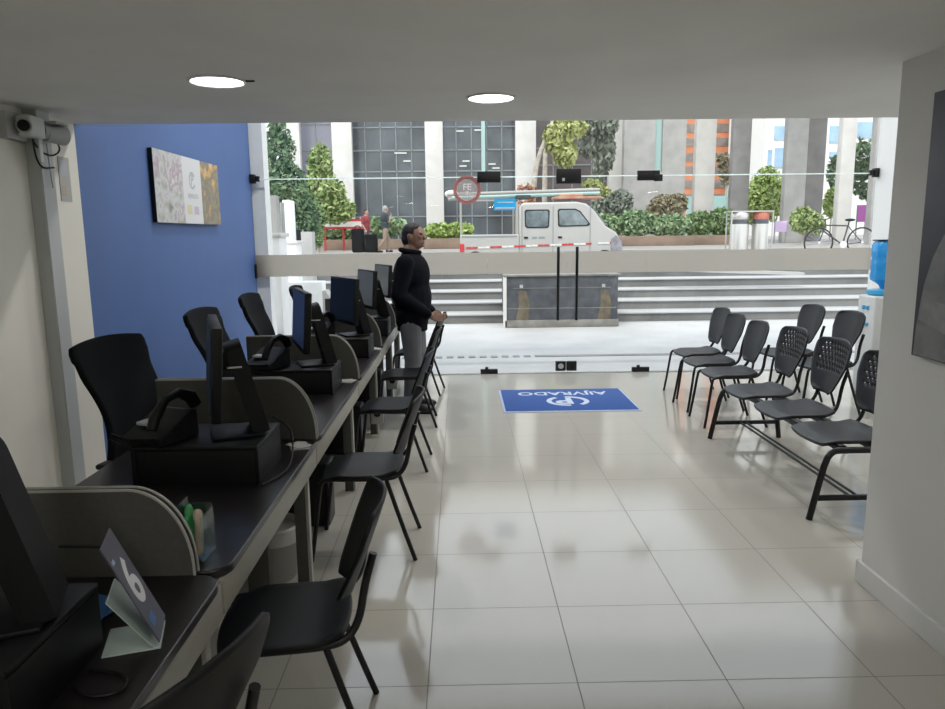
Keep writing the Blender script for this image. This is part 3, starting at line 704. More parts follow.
for pts, r, lab, nm, m in (([(XL+.08, 4.05, 2.20), (XL+.09, 4.10, 2.12), (XL+.10, 4.20, 2.10), (XL+.10, 4.30, 2.14), (XL+.08, 4.31, 2.20)], .005, 'dark cable looping from the box camera to the bullet camera', 'hanging_cable', 'black'),
                           ([(XL+.085, 4.06, 2.18), (XL+.085, 4.07, 2.08), (XL+.085, 4.12, 2.03), (XL+.085, 4.24, 2.045)], .005, 'black cable hanging under the box camera', 'hanging_cable', 'black'),
                           ([(XL+.085, 4.19, 2.17), (XL+.085, 4.20, 2.0), (XL+.085, 4.21, 1.93)], .004, 'dark cable dropping down the steel channel', 'hanging_cable', 'camgrey')):
    tag(MB().tube(pts, r, 8, 2).obj(nm, M[m]), lab, 'cable')
tag(MB().box((XL+.076, 4.09, 2.06), (XL+.10, 4.125, 2.19), .004).box((XL+.076, 4.14, 2.09), (XL+.092, 4.16, 2.12)).obj('cable_conduit', M['camwhite']), 'white plastic conduit under the box camera', 'conduit')
t = thing('wall_notice', 'small printed notice taped on the cream wall under the cameras', 'notice', (XL+.001, 4.50, 2.0))
MB().box((0, -.06, -.13), (.003, .06, .13)).obj('sheet', M['paper'], t, 0)
MB().box((.003, -.045, .02), (.004, .03, .11)).obj('dark_print', M['greyprint'], t, 0)
MB().box((.003, -.045, -.10), (.004, .0, -.04)).obj('brown_print', M['beige'], t, 0)

# ------------------------------------------------------------------ door mat
t = thing('door_mat', 'blue logo door mat on the tiles before the glass doors', 'mat', (1.035, 7.03, 0), math.radians(0))
MB().box((-.645, -.48, 0), (.645, .48, .006), .002).obj('edge', M['mat_edge'], t)
MB().box((-.625, -.445, .006), (.625, .475, .011), .002).obj('pile', M['mat_blue'], t)
FM = frame_M((0, 0, .0112), (-1, 0, 0), (0, -1, 0))     # reads from the doors
text_mb('AIJVRADO', .20, FM @ Matrix.Translation((0, -.27, 0)), bold=.004).obj('lettering', M['mat_print'], t, 0)
e_ = ring_mb((0, .08), .15, .20, FM, math.radians(-60), math.radians(95), 24)
g_ = ring_mb((-.02, .08), .15, .20, FM, math.radians(125), math.radians(275), 24); e_.add(g_.v, g_.f)
g_ = text_mb('P', .34, FM @ Matrix.Translation((.02, .06, 0)), bold=.012); e_.add(g_.v, g_.f)
e_.obj('emblem', M['mat_print'], t, 0)

# ------------------------------------------------------------------ water dispenser
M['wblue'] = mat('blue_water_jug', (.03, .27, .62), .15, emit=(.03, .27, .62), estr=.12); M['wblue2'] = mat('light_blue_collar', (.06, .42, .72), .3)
t = thing('water_dispenser', 'white floor standing water dispenser at the side wall', 'water dispenser', (4.22, 7.15, 0))
MB().box((-.16, -.16, 0), (.16, .16, 1.0), .02, 3).obj('body', M['camwhite'], t)
MB().lathe([(.13, 1.0), (.15, 1.02), (.15, 1.05), (.10, 1.06)]).obj('collar', M['wblue2'], t)
MB().box((-.185, -.06, .70), (-.16, .06, .73), .004).box((-.18, -.05, .86), (-.16, -.02, .90), .004).box((-.18, .02, .86), (-.16, .05, .90), .004).obj('tap', M['wblue2'], t)
j = MB().lathe([(.03, 1.061), (.05, 1.10), (.125, 1.15), (.132, 1.20), (.126, 1.23), (.132, 1.26), (.132, 1.33), (.126, 1.36), (.132, 1.39), (.132, 1.49), (.11, 1.53), (.05, 1.535)], (4.22, 7.15, .003), 28).obj('water_jug', M['wblue'])
tag(j, 'blue water jug upturned on the white dispenser', 'water jug')
MB().lathe([(.127, 1.535), (.127, 1.545), (.02, 1.546)], (4.22, 7.15, .003)).obj('rim', M['black'], j)

# ------------------------------------------------------------------ people
def person(label, loc, rz, J, mats, vox=.006, scale=1., wide=1., fingers=True):
    """J: joint dict in metres, figure faces +Y"""
    t = thing('person', label, 'person', loc, rz)
    b = MB(); h = Vector(J['head']); n = Vector(J['neck'])
    hm = Matrix.Rotation(J.get('turn', 0), 4, 'Z')
    def hp(x, y, z): return h+hm @ Vector((x, y, z))
    b.ball(h, (.076, .094, .112), 18, 14, hm)
    b.ball(hp(0, .028, -.055), (.060, .066, .065), 14, 10, hm)            # jaw
    b.cap(hp(0, .088, .014), hp(0, .102, -.020), .011, .015)              # nose
    b.ball(hp(0, .088, -.058), (.025, .012, .010)); b.ball(hp(0, .082, -.088), (.02, .016, .014))
    for s in (-1, 1):
        b.ball(hp(s*.078, -.008, -.005), (.012, .024, .034), 10, 8, hm); b.ball(hp(s*.033, .083, .030), (.020, .010, .007)); b.ball(hp(s*.035, .072, -.01), (.022, .018, .02))
    b.cap(n+Vector((0, -.005, -.06)), h+Vector((0, -.01, -.07)), .062, .056)
    b.cap(J['sho'][0], J['sho'][1], .07); b.cap((0, 0, J['hipz']+.05), n, .12, .08)
    for s, (S, E, W) in enumerate(zip(J['sho'], J['elb'], J['wri'])):
        b.cap(S, E, .045, .038); b.cap(E, W, .038, .027)
        W = Vector(W); d = (W-Vector(E)).normalized(); hd = Vector(J['hand'][s]).normalized(); side = Vector(J['thumb'][s]).normalized()
        pal = W+hd*.045
        b.cap(W, W+hd*.02, .026, .028); nn = hd.cross(side).normalized()
        for k in range(4):
            o_ = side*(.030-.020*k); b.cap(W+hd*.03+o_*.7, W+hd*.085+o_, .013, .011)
            L_ = (.036, .042, .040, .030)[k]; p0 = W+hd*.088+o_; c_ = nn*(1 if s else -1)
            p1_ = p0+(hd*.8+c_*.6).normalized()*L_; p2_ = p1_+(hd*.3+c_*.95).normalized()*L_*.8
            if fingers: b.cap(p0, p1_, .0095, .0088, 8, 6); b.cap(p1_, p2_, .0088, .0075, 8, 6)
        if fingers: b.cap(W+hd*.03+side*.022, W+hd*.06+side*.05, .013, .011, 8, 6); b.cap(W+hd*.06+side*.05, W+hd*.095+side*.052, .011, .008, 8, 6)
    for H, K, A in zip(J['hip'], J['kne'], J['ank']):
        b.cap(H, K, .075, .05); b.cap(K, A, .05, .036)
        b.cap(A, Vector(A)+Vector((0, .10, -.04)), .034, .028)
    b.ball((0, 0, J['hipz']), (.13, .09, .09))
    o = b.obj('body', mats['skin'], t); mods(o, remesh=vox, smooth=3)
    hb = MB(); hb.ball(hp(0, -.014, .022), (.084, .100, .105), 18, 12, hm)
    hb.ball(hp(0, -.05, -.02), (.074, .066, .085), 14, 10, hm)
    o = hb.obj('hair', mats['hair'], t)
    for p in o.data.vertices:         # trim the hair away from the face
        q = hm.inverted() @ (p.co-h)
        lim = .060 if q.z > .06 else (.030 if q.z > .0 else -.01)
        if q.y > lim and q.z < .085: q.y = lim-.004*(q.y-lim); q.x *= .97; p.co = h+hm @ q
    e_ = MB()
    for s in (-1, 1): e_.ball(hp(s*.033, .089, .014), (.013, .006, .006), 8, 6)
    e_.obj('eyes', mats['hair'], t)
    # upper garment
    b = MB(); c = J['belly']
    b.ball((0, .005, J['hipz']+.38), (.215, .160, .22), 18, 12); b.ball((0, .012, J['hipz']+.17), (.195*c, .155*c, .24), 18, 12); b.cone((0, .006, J['hipz']-.02), (0, .008, J['hipz']+.40), .145*c, .150, 20)
    b.ball((0, .0, J['hipz']+.02), (.19*c, .135*c, .13), 18, 12)
    b.cap((-.10, -.02, J['hipz']+.50), (.10, -.02, J['hipz']+.50), .075); b.cone((0, .0, J['hipz']+.50), (0, .005, J['hipz']+.615), .088, .075, 20)
    b.ball((0, .0, J['hem']+.12), (.185*c, .135*c, .13), 18, 12); b.cone((0, 0, J['hem']+.02), (0, 0, J['hem']+.14), .125*c, .13*c, 20)
    for S, E, W in zip(J['sho'], J['elb'], J['wri']):
        S, E, W = Vector(S), Vector(E), Vector(W)
        if J.get('short'): b.cap(S, S.lerp(E, .75), .078, .062)
        else: b.cap(S, E, .080, .064); b.cap(E, E.lerp(W, .93), .064, .048)
    o = b.obj(J.get('top', 'jacket'), mats['top'], t); mods(o, remesh=vox*1.8, smooth=5)
    if J.get('top', 'jacket') == 'jacket':
        cz = J['hipz']+.600
        MB().tube([(.078*math.cos(a), -.004+.080*math.sin(a), cz-.014*math.sin(a)) for a in np.linspace(0, 2*PI, 24, endpoint=False)], .022, 8, closed=True).obj('collar', mats['top'], o)
    # trousers and shoes
    b = MB(); b.ball((0, 0, J['hipz']), (.175, .115, .12))
    for H, K, A in zip(J['hip'], J['kne'], J['ank']):
        b.cap(H, K, .100, .076); b.cap(K, Vector(A)+Vector((0, 0, .0)), .076, .062); b.ball(Vector(A)+Vector((0, .01, -.03)), (.062, .07, .05))
    o = b.obj('trousers', mats['leg'], t); mods(o, remesh=vox*1.8, smooth=4)
    for A in J['ank']:
        A = Vector(A); g = MB().ball((A.x, A.y+.10, .045), (.048, .11, .042)).ball((A.x, A.y-.01, .055), (.045, .075, .055)).box((A.x-.045, A.y-.07, 0), (A.x+.045, A.y+.19, .03), .02, 3)
        o = g.obj('shoe', mats['shoe'], t); mods(o, remesh=.007, smooth=3)
    t.scale = (scale*wide, scale*wide, scale)
    return t
J0 = dict(head=(0, .035, 1.635), turn=math.radians(-16), neck=(0, .0, 1.50), hipz=.90, belly=1.06, hem=.74,
          sho=[(-.195, -.01, 1.395), (.195, -.01, 1.395)], elb=[(-.255, -.07, 1.11), (.255, -.06, 1.11)], wri=[(-.135, .16, .915), (.135, .17, .925)],
          hand=[(.55, .75, -.35), (-.55, .75, -.35)], thumb=[(.35, .2, .9), (-.35, .2, .9)],
          hip=[(-.095, 0, .86), (.095, 0, .86)], kne=[(-.105, .03, .49), (.105, .02, .49)], ank=[(-.11, -.02, .085), (.12, -.01, .085)])
person('man in a dark jacket and grey trousers standing by the desks, hands together', (-.455, 6.73, 0), math.radians(-97), J0,
       dict(skin=M['skin'], hair=M['hair'], top=M['jacket'], leg=M['trousers'], shoe=M['shoe']), .006, 1.0, wide=1.07)

# ================================================================== outside
S = 1.0      # street level
M['pave'] = mat('pale_entry_paving', (.47, .46, .44), .7, var=.07, scale=1.2)
M['street'] = mat('pale_street_paving', (.31, .285, .255), .85, var=.08, scale=.5)
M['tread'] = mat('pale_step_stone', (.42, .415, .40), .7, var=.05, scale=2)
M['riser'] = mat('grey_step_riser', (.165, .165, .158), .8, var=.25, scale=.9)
M['granite'] = mat('dark_granite', (.070, .075, .085), .35, var=.25, scale=6)
M['granite2'] = mat('grey_granite_base', (.21, .20, .18), .5, var=.2, scale=5)
M['stain'] = mat('brown_stained_stone', (.13, .105, .070), .6, var=.25, scale=7)
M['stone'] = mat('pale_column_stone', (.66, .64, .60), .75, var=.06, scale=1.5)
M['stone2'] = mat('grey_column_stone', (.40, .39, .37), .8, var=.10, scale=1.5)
M['stone3'] = mat('dark_column_stone', (.27, .26, .25), .8, var=.12, scale=1.5)  # darker grey stone for some columns and the drain grate
M['kerb'] = mat('brown_planter_kerb', (.23, .165, .12), .85, var=.12, scale=2)
M['wall_out'] = mat('white_outdoor_render', (.85, .85, .84), .7, var=.02)
M['darkglass'] = mat('dark_facade_glass', (.085, .10, .11), .15, spec=.6, var=.35, scale=.6)
M['mauveglass'] = mat('mauve_facade_glass', (.24, .24, .29), .2, spec=.7, var=.15, scale=.5)
M['brownglass'] = mat('brown_facade_panel', (.12, .095, .095), .3, var=.25, scale=.8)
M['mullion'] = mat('grey_mullion', (.25, .27, .28), .4)
M['aqua'] = mat('aqua_glass_strip', (.38, .55, .52), .2)
M['orange'] = mat('orange_brick', (.62, .24, .12), .8, var=.10, scale=.8)
M['bwin'] = mat('dull_window_band', (.24, .22, .20), .3, var=.3, scale=.6)  # grey-brown windows of the far brick building
M['white_b'] = mat('white_far_building', (.72, .72, .68), .7, var=.05)
M['bluewin'] = mat('blue_far_window', (.30, .45, .60), .2, var=.2, scale=.4)
M['trunk'] = mat('pale_bark', (.40, .36, .30), .9, var=.2, scale=6)
M['vanw'] = mat('white_van_paint', (.44, .43, .40), .3, spec=.5, var=.03, scale=2)
M['vglass'] = mat('grey_van_window', (.16, .20, .21), .08, spec=.8, var=.4, scale=2.5)
M['tyre'] = mat('rubber', (.02, .02, .02), .8)
M['red'] = mat('red_reflective', (.55, .04, .04), .5); M['redfade'] = mat('faded_red', (.50, .16, .11), .7)
M['steelbin'] = mat('stainless_steel', (.55, .54, .51), .35, .7)
def leafm(n, c, c2): return mat(n, c, .7, c2=c2, scale=3.5)
LG = {'mid': leafm('mid_green_leaves', (.10, .18, .07), (.30, .40, .18)), 'pale': leafm('pale_green_leaves', (.16, .24, .08), (.42, .50, .20)),
      'dark': leafm('dark_green_leaves', (.07, .13, .075), (.22, .32, .16)), 'yellow': leafm('yellow_green_leaves', (.26, .30, .08), (.50, .52, .22)),
      'olive': leafm('olive_brown_leaves', (.16, .14, .09), (.36, .31, .19)), 'dusky': leafm('dusky_grey_leaves', (.12, .14, .11), (.30, .33, .26)), 'bright': leafm('bright_green_leaves', (.18, .28, .07), (.46, .56, .18)),
      'hedge': leafm('hedge_leaves', (.10, .19, .08), (.36, .46, .26))}

def X_(x, D): return at(x, 240, D).x
def Z_(y, D, x=560): return at(x, y, D).z

struct('pavement', MB().box((-9, YG+.06, -.12), (16, 14, -.004)), M['pave'], 'pale sunlit paving before the glass front', cat='paving')
g = MB()
for k in range(60): g.box((-2.3+k*.15, 9.62, -.004), (-2.3+k*.15+(.09 if k < 22 else .145), 9.75, .004))
tag(g.obj('drain_grate', M['stone3'], None, 0), 'dark slotted drain strip across the pale paving', 'drain')
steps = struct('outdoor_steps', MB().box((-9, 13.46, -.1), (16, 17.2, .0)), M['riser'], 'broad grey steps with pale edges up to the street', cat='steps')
YS_ = [13.4, 14.0, 14.65, 15.3, 16.0, 16.8]
for k, y in enumerate(YS_):
    z = (k+1)/6*S
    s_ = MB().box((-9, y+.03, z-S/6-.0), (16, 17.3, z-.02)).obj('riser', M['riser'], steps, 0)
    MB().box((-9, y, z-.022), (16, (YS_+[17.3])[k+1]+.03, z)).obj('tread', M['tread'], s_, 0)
struct('street', MB().box((-60, 26.5, S-.7), (90, 160, S-.002)), M['street'], 'pale far pavement beyond the roadway', cat='street')
struct('sidewalk', MB().box((-60, 17.2, S-.7), (90, 19.6, S-.002)), M['street'], 'pale pavement above the steps', cat='pavement')
RZ = .55
struct('road', MB().box((-60, 19.6, RZ-.15), (90, 26.5, RZ)), mat('grey_asphalt', (.24, .235, .22), .9, var=.1, scale=1.5), 'grey roadway under the pickup', cat='road')
# low sloping pale coping on the steps at the far side
tag(MB().prism([(4.2, .86), (7.0, .74), (7.0, .80), (4.2, .92)], 0, .25, frame_M((0, 14.9, 0), (1, 0, 0), (0, 0, 1))).obj('sloping_coping', M['tread']), 'pale sloping stone coping across the steps near the bicycle', 'coping')

# granite block between the steps
t = thing('granite_block', 'dark granite block with two small lamps between the steps', 'stone block', (1.79, 12.70, 0))
w = 1.01
MB().box((-w+.02, .02, 0), (w-.02, 1.3, .90), .006).obj('body', M['granite'], t)
MB().box((-w, 0, 0), (w, .06, .13), .005).obj('plinth', M['granite2'], t)
MB().box((-w-.02, -.015, .90), (w+.02, 1.32, .935), .006).obj('coping', M['granite2'], t)
MB().box((-w-.03, .0, .0), (-w+.03, .05, .90)).obj('corner_strip', M['stone'], t)
for x in (-.72, .73):
    MB().box((x-.028, -.0, .70), (x+.028, .021, .755)).obj('lamp', M['tread'], t)
    MB().prism([(x-.06, .64), (x+.09, .64), (x+.15, .40), (x+.12, .13), (x-.10, .13), (x-.04, .40)], 0, .004, frame_M((0, .019, 0), (1, 0, 0), (0, 0, 1))).obj('stain', M['stain'], t, 0)
MB().box((-w+.05, .014, .33), (w-.05, .022, .345)).box((-w+.15, .014, .69), (w-.15, .022, .70)).obj('joint', M['granite2'], t)

# white pier and low wall just outside, at the blue wall's end
t = thing('outdoor_pier', 'white rendered pier just outside the glass by the blue wall', 'pier', (XL, YG+.08, 0))
xr = X_(272.5, 8.75)-XL
MB().box((-.8, 0, 0), (xr, .22, 5.6)).obj('shaft', M['wall_out'], t, 0)
a = X_(274, 10.0)-XL; c = X_(281, 10.0)-XL
MB().box((a-.3, 1.35, 0), (c, 1.5, Z_(196, 10, 280)), .01).obj('grey_return', M['stone2'], t, 0)
t = thing('low_wall', 'white low wall standing outside behind the blue screen', 'wall', (-2.9, 10.5, 0)); t['category'] = 'low wall'
x1 = X_(334, 10.5)+2.9; xb = X_(320, 10.5)+2.9
MB().box((0, 0, 0), (xb, .3, .99), .01).obj('wall_body', M['wall_out'], t)
MB().prism([(xb, 0), (x1+.15, 0), (x1+.15, .42), (xb+.04, .86), (xb, .86)], 0, .3, frame_M((0, .3, 0), (1, 0, 0), (0, 0, 1))).obj('sloped_end', M['pave'], t, 0)
tag(MB().tube([(X_(284, 10.2), 10.2, 0), (X_(284, 10.2), 10.2, 2.1)], .03, 12).lathe([(.08, 0), (.08, .02), (.03, .025)], (X_(284, 10.2), 10.2, 0)).obj('grey_post', M['steel']), 'thin grey post outside between the pier and the blue screen', 'post')
# white service cabinets beside the pier
for x0, x1_, D, zt, zb, dark, lab in ((260.5, 279, 9.0, 237, 300, (262, 268.5), 'white service cabinet with a dark panel behind the pier'), (281, 296, 12.2, 244, 300, None, 'low white service cabinet beside the dark upright sign'),):
    a = X_(x0, D); c = X_(x1_, D); z = Z_(zt, D, 280)
    t = thing('service_cabinet', lab, 'cabinet', (a, D, 0))
    MB().box((0, 0, 0), (c-a, .4, z), .01).obj('body', M['wall_out'], t); MB().box((-.03, -.03, z), (c-a+.03, .43, z+.05), .008).obj('lid', M['stone'], t)
    if dark: MB().box((X_(dark[0], D)-a, -.012, z-.30), (X_(dark[1], D)-a, .0, z-.06), .004).obj('panel', M['black'], t)
D = 13.0
a, c = X_(284, D), X_(291.5, D)
tag(MB().box((a, D, 0), (c, D+.4, Z_(200, D, 280)), .02).box((a-.1, D-.05, 0), (c+.05, D+.45, .6)).obj('white_monolith', M['wall_out']), 'tall white slab standing outside between the pier and the conifer', 'slab')
D = 14.4; a, c = X_(294, D), X_(301, D)
t = thing('upright_sign', 'dark upright panel with a grey side beside the conifer', 'sign', (a, D, S/6*2))
MB().box((0, 0, 0), (c-a, .1, Z_(230, D, 300)-.33), .01).obj('dark_panel', M['black'], t); MB().box((c-a, .0, 0), (c-a+.22, .3, Z_(232, D, 300)-.33), .01).obj('grey_panel', M['stone2'], t)

# ------------------------------------------------------------------ foliage
def leaves(name, blobs, n, size, m, parent, droop=0., seed=1):
    r = np.random.default_rng(seed); V = []; F = []
    vol = np.array([b[3]*b[4]*b[5] for b in blobs])**.7; cnt = (n*vol/vol.sum()).astype(int)
    for (cx, cy, cz, rx, ry, rz), k in zip(blobs, cnt):
        d = r.normal(size=(k, 3)); d /= np.linalg.norm(d, axis=1)[:, None]; rad = r.uniform(.35, 1.05, k)**.6
        P = np.array([cx, cy, cz])+d*rad[:, None]*np.array([rx, ry, rz])
        for p in P:
            a = r.normal(size=3); a[2] -= droop; a /= np.linalg.norm(a); c = np.cross(a, r.normal(size=3)); c /= np.linalg.norm(c)
            s = size*r.uniform(.6, 1.3); o = len(V)
            V += [p-a*s*.5, p+c*s*.28, p+a*s*.6, p-c*s*.28]; F.append((o, o+1, o+2, o+3))
    return MB().add(V, F).obj(name, m, parent, 0, flip=False)
def bush(name, label, cat, blobs, n, size, m, trunk=None, group=None, droop=0., seed=1, tm='trunk'):
    c = blobs[0]; base = min(b[2]-b[5] for b in blobs) if trunk is None else trunk[0][2]
    if trunk is None and c[1] > 19: base = S; trunk = [(c[0], c[1], S), (c[0]+.02, c[1], c[2])]
    loc = Vector((c[0], c[1], max(base, 0)))
    t = thing(name, label, cat, loc, 0, group)
    leaves('foliage', [(b[0]-loc.x, b[1]-loc.y, b[2]-loc.z, b[3], b[4], b[5]) for b in blobs], n, size, m, t, droop, seed)
    tr = trunk or [(c[0], c[1], base), (c[0]+.05, c[1], c[2])]
    rr_ = trunk[-1] if trunk and isinstance(trunk[-1], (int, float)) else .05
    pts = [p for p in tr if not isinstance(p, (int, float))]
    MB().tube([Vector(p)-loc for p in pts], [rr_*(1-.5*i/(len(pts)-1)) for i in range(len(pts))], 10, 2 if len(pts) > 2 else 0) .obj('trunk', M[tm], t) if len(pts) > 2 else MB().tube([Vector(p)-loc for p in pts], rr_, 8).obj('trunk', M[tm], t)
    return t
def pb(x, y, D, wpx, hpx, dep=None):
    """blob seen at pixel x,y with half sizes in pixels"""
    p = at(x, y, D); k = D/F_PX
    return (p.x, p.y, p.z, wpx*k, dep or wpx*k*.8, hpx*k)
# conifer by the pier
bush('conifer', 'dark green conifer spreading down beside the white pier', 'tree', [pb(276, 118, 15.5, 9, 30), pb(280, 155, 15.5, 15, 30), pb(285, 190, 15.5, 24, 26), pb(297, 210, 15.5, 18, 22), pb(310, 222, 15.8, 10, 16)], 5200, .11, LG['dark'], [(X_(283, 15.5), 15.5, .8), (X_(280, 15.5), 15.5, 2.6), (X_(277, 15.5), 15.5, 4.4), .06], seed=3)
bush('leafy_tree', 'pale green leafy tree before the office columns', 'tree', [pb(320, 165, 30, 12, 20), pb(322, 192, 30, 22, 20), pb(335, 210, 30, 20, 14), pb(306, 205, 29.5, 12, 18)], 4200, .22, LG['pale'], [(X_(322, 30), 30, S), (X_(321, 30), 30, 2.4), (X_(320, 30), 30, 4.2), .08], seed=4)
bush('shrub', 'dark green upright shrub in front of the pale leafy tree', 'shrub', [pb(318, 222, 28, 7, 22), pb(318, 240, 28, 5, 8)], 900, .16, LG['mid'], [(X_(318, 28), 28, S), (X_(318, 28), 28, 1.7)], seed=5)
# hedges in planters
def hedge(label, x0, x1, y0, y1, D, m, n, seed, kerb=True, dep=.8):
    a, c = X_(x0, D), X_(x1, D); zt, zb = Z_(y0, D, (x0+x1)/2), S+.42
    t = thing('planter_hedge', label, 'hedge', ((a+c)/2, D, S))
    w = (c-a)/2; k = max(2, int(w/ .7)); bl = []
    r = random.Random(seed)
    for i in range(k): bl.append((-w+(i+.5)*2*w/k, dep*.5, (zt+zb)/2-S+r.uniform(-.12, .12), w/k*1.35, dep*.55, (zt-zb)/2*r.uniform(.85, 1.1)))
    leaves('foliage', bl, n, .24, m, t, 0, seed)
    MB().box((-w-.2, -.3, 0), (w+.2, -.1, .46), .02).box((-w-.2, -.1, 0), (w+.2, dep+.3, .38)).obj('kerb', M['kerb'], t)
    return t
hedge('pale green hedge in a planter behind the two walkers', 312, 402, 219, 240, 33, LG['hedge'], 3600, 11)
hedge('fresh green planter hedge between the standing man and the van', 428, 470, 223, 240, 33, LG['bright'], 1800, 12)
hedge('long low green hedge in a planter behind the van front', 585, 688, 212, 236, 34.5, LG['hedge'], 4600, 13)
hedge('green planter hedge just before the steel bins', 690, 736, 209, 231, 35.5, LG['mid'], 2200, 14)
bush('shrub', 'dusky green rounded shrub above the planter behind the van front', 'shrub', [pb(620, 205, 36.5, 13, 15), pb(602, 206, 36.4, 12, 10)], 1500, .22, LG['dusky'], seed=15)
bush('shrub', 'yellow-green shrub over the van roof load', 'shrub', [pb(593, 188, 38.0, 11, 9), pb(604, 196, 38.0, 9, 9)], 900, .22, LG['yellow'], seed=16)
bush('shrub', 'olive brown bushy shrub in front of the broad concrete wall', 'shrub', [pb(665, 210, 37.0, 18, 15), pb(678, 203, 37.2, 10, 10)], 1700, .22, LG['olive'], seed=17)
bush('shrub', 'round bright green bush behind the steel bins', 'shrub', [pb(766, 196, 52, 18, 28), pb(758, 205, 51.5, 12, 22)], 2600, .36, LG['bright'], seed=18)
bush('shrub', 'pale green tufted bush between the bins and the bicycle', 'shrub', [pb(804, 220, 33, 13, 13), pb(815, 224, 33, 10, 10)], 1300, .22, LG['pale'], seed=19)
bush('leafy_tree', 'dark loose leaved tree beyond the bicycle', 'tree', [pb(858, 160, 50, 22, 20), pb(838, 172, 50, 10, 20), pb(868, 185, 50, 14, 14)], 1500, .42, LG['dark'], [(X_(845, 50), 50, S), (X_(847, 50), 50, 4), (X_(852, 50), 50, 6), .12], seed=20)
bush('shrub', 'yellowish bush low behind the bicycle column', 'shrub', [pb(832, 203, 49, 8, 14)], 700, .34, LG['bright'], seed=21)
bush('leafy_tree', 'small tree standing before the orange brick building', 'tree', [pb(727, 172, 62, 7, 12), pb(722, 160, 62, 4, 8)], 420, .5, LG['olive'], [(X_(724, 62), 62, S), (X_(724, 62), 62, 5), (X_(725, 62), 62, 8), .15], seed=22)
# leaning tree with hanging foliage over the van
D = 36.8
bush('weeping_tree', 'tree with a leaning pale trunk and yellow-green sprays above the van', 'tree', [pb(558, 138, D, 14, 16), pb(565, 152, D, 12, 14), pb(570, 128, D, 16, 10)], 1500, .34, LG['yellow'], [(X_(532, D), D, S), tuple(at(533, 190, D)), tuple(at(537, 160, D)), tuple(at(549, 132, D)), tuple(at(556, 112, D)), .17], droop=1.2, seed=23)
D = 39.6
bush('weeping_tree', 'olive tree with long drooping branches before the brown facade', 'tree', [pb(596, 124, D, 22, 14), pb(604, 150, D, 11, 22), pb(588, 140, D, 10, 18), pb(600, 172, D, 7, 12)], 2400, .36, LG['dusky'], [(X_(544, D), D, S), tuple(at(545, 160, D)), tuple(at(546, 135, D)), tuple(at(570, 108, D)), .16], droop=2.0, seed=24)
p = at(526, 190, 36); t = thing('terracotta_planter', 'reddish planter pot standing over the van load', 'planter', (p.x, 36, S))
MB().lathe([(.25, 0), (.32, 1.6), (.38, 1.62), (.38, 1.75), (.3, 1.76)]).obj('pot', M['redfade'], t)
leaves('foliage', [(0, 0, 2.4, .6, .5, .7)], 300, .22, leafm('russet_leaves', (.30, .10, .05), (.45, .22, .12)), t, 0, 31)

# ------------------------------------------------------------------ buildings across the street
D = 44.0
t = thing('office_building', 'office building with pale columns and dark glass across the street', 'building', (0, D, S))
HB = 13.
def colm(x0, x1, D_, m, par, y0=0., dep=.45, h=HB):
    a, c = at(x0, 150, D_).x, at(x1, 150, D_).x
    return MB().box((a-par.location.x, D_-par.location.y, 0), (c-par.location.x, D_-par.location.y+dep, h), .03).obj('column', m, par)
for x0, x1 in ((278, 300), (332, 352), (425, 443), (515.5, 536), (609, 626)): colm(x0, x1, D, M['stone'], t)
def bay(x0, x1, m, rows, cols, name='glass_bay', dd=1.6):
    Dg = D+dd; a, c = at(x0, 150, Dg).x, at(x1, 150, Dg).x
    o = MB().box((a, dd, 0), (c, dd+.2, HB)).obj(name, m, t, 0)
    g = MB()
    for i in range(cols+1): x = a+(c-a)*i/cols; g.box((x-.03, dd-.06, 0), (x+.03, dd, HB))
    for z in rows: g.box((a, dd-.06, z-.04), (c, dd, z+.04))
    g.obj('mullion', M['mullion'], o, 0)
    return o
rows = [Z_(y, D+1.6)-S for y in (215, 170, 149, 126)]
bay(298, 334, M['mauveglass'], [Z_(150, D+1.6, 310)-S, Z_(124, D+1.6, 310)-S], 2)
bay(350, 427, M['darkglass'], rows, 5); bay(441, 517, M['darkglass'], rows, 5)
b_ = bay(534, 611, M['brownglass'], [Z_(165, D+1.6)-S, Z_(148, D+1.6)-S], 4)
rl_ = np.random.default_rng(5)
M['lit'] = mat('facade_ceiling_lamp', (.6, .6, .55), .5, emit=(.8, .85, .8), estr=.5)
for (px_, py_) in ((403, 153), (407, 161), (398, 153), (463, 166), (466, 161), (492, 164), (496, 168), (478, 130), (460, 131)):
    q = at(px_, py_, D+1.5); MB().box((q.x-.22, q.y-D, q.z-S-.03), (q.x+.22, q.y-D+.04, q.z-S+.03)).obj('ceiling_lamp', M['lit'], t, 0)
a, c = at(482, 150, D).x, at(486, 150, D).x
MB().box((a, 1.3, 4.2), (c, 1.5, HB)).obj('aqua_strip', M['aqua'], t, 0)
MB().box((at(278, 150, D).x, -.1, HB), (at(626, 150, D).x, 3, HB+1.2)).obj('roof_slab', M['stone'], t, 0)
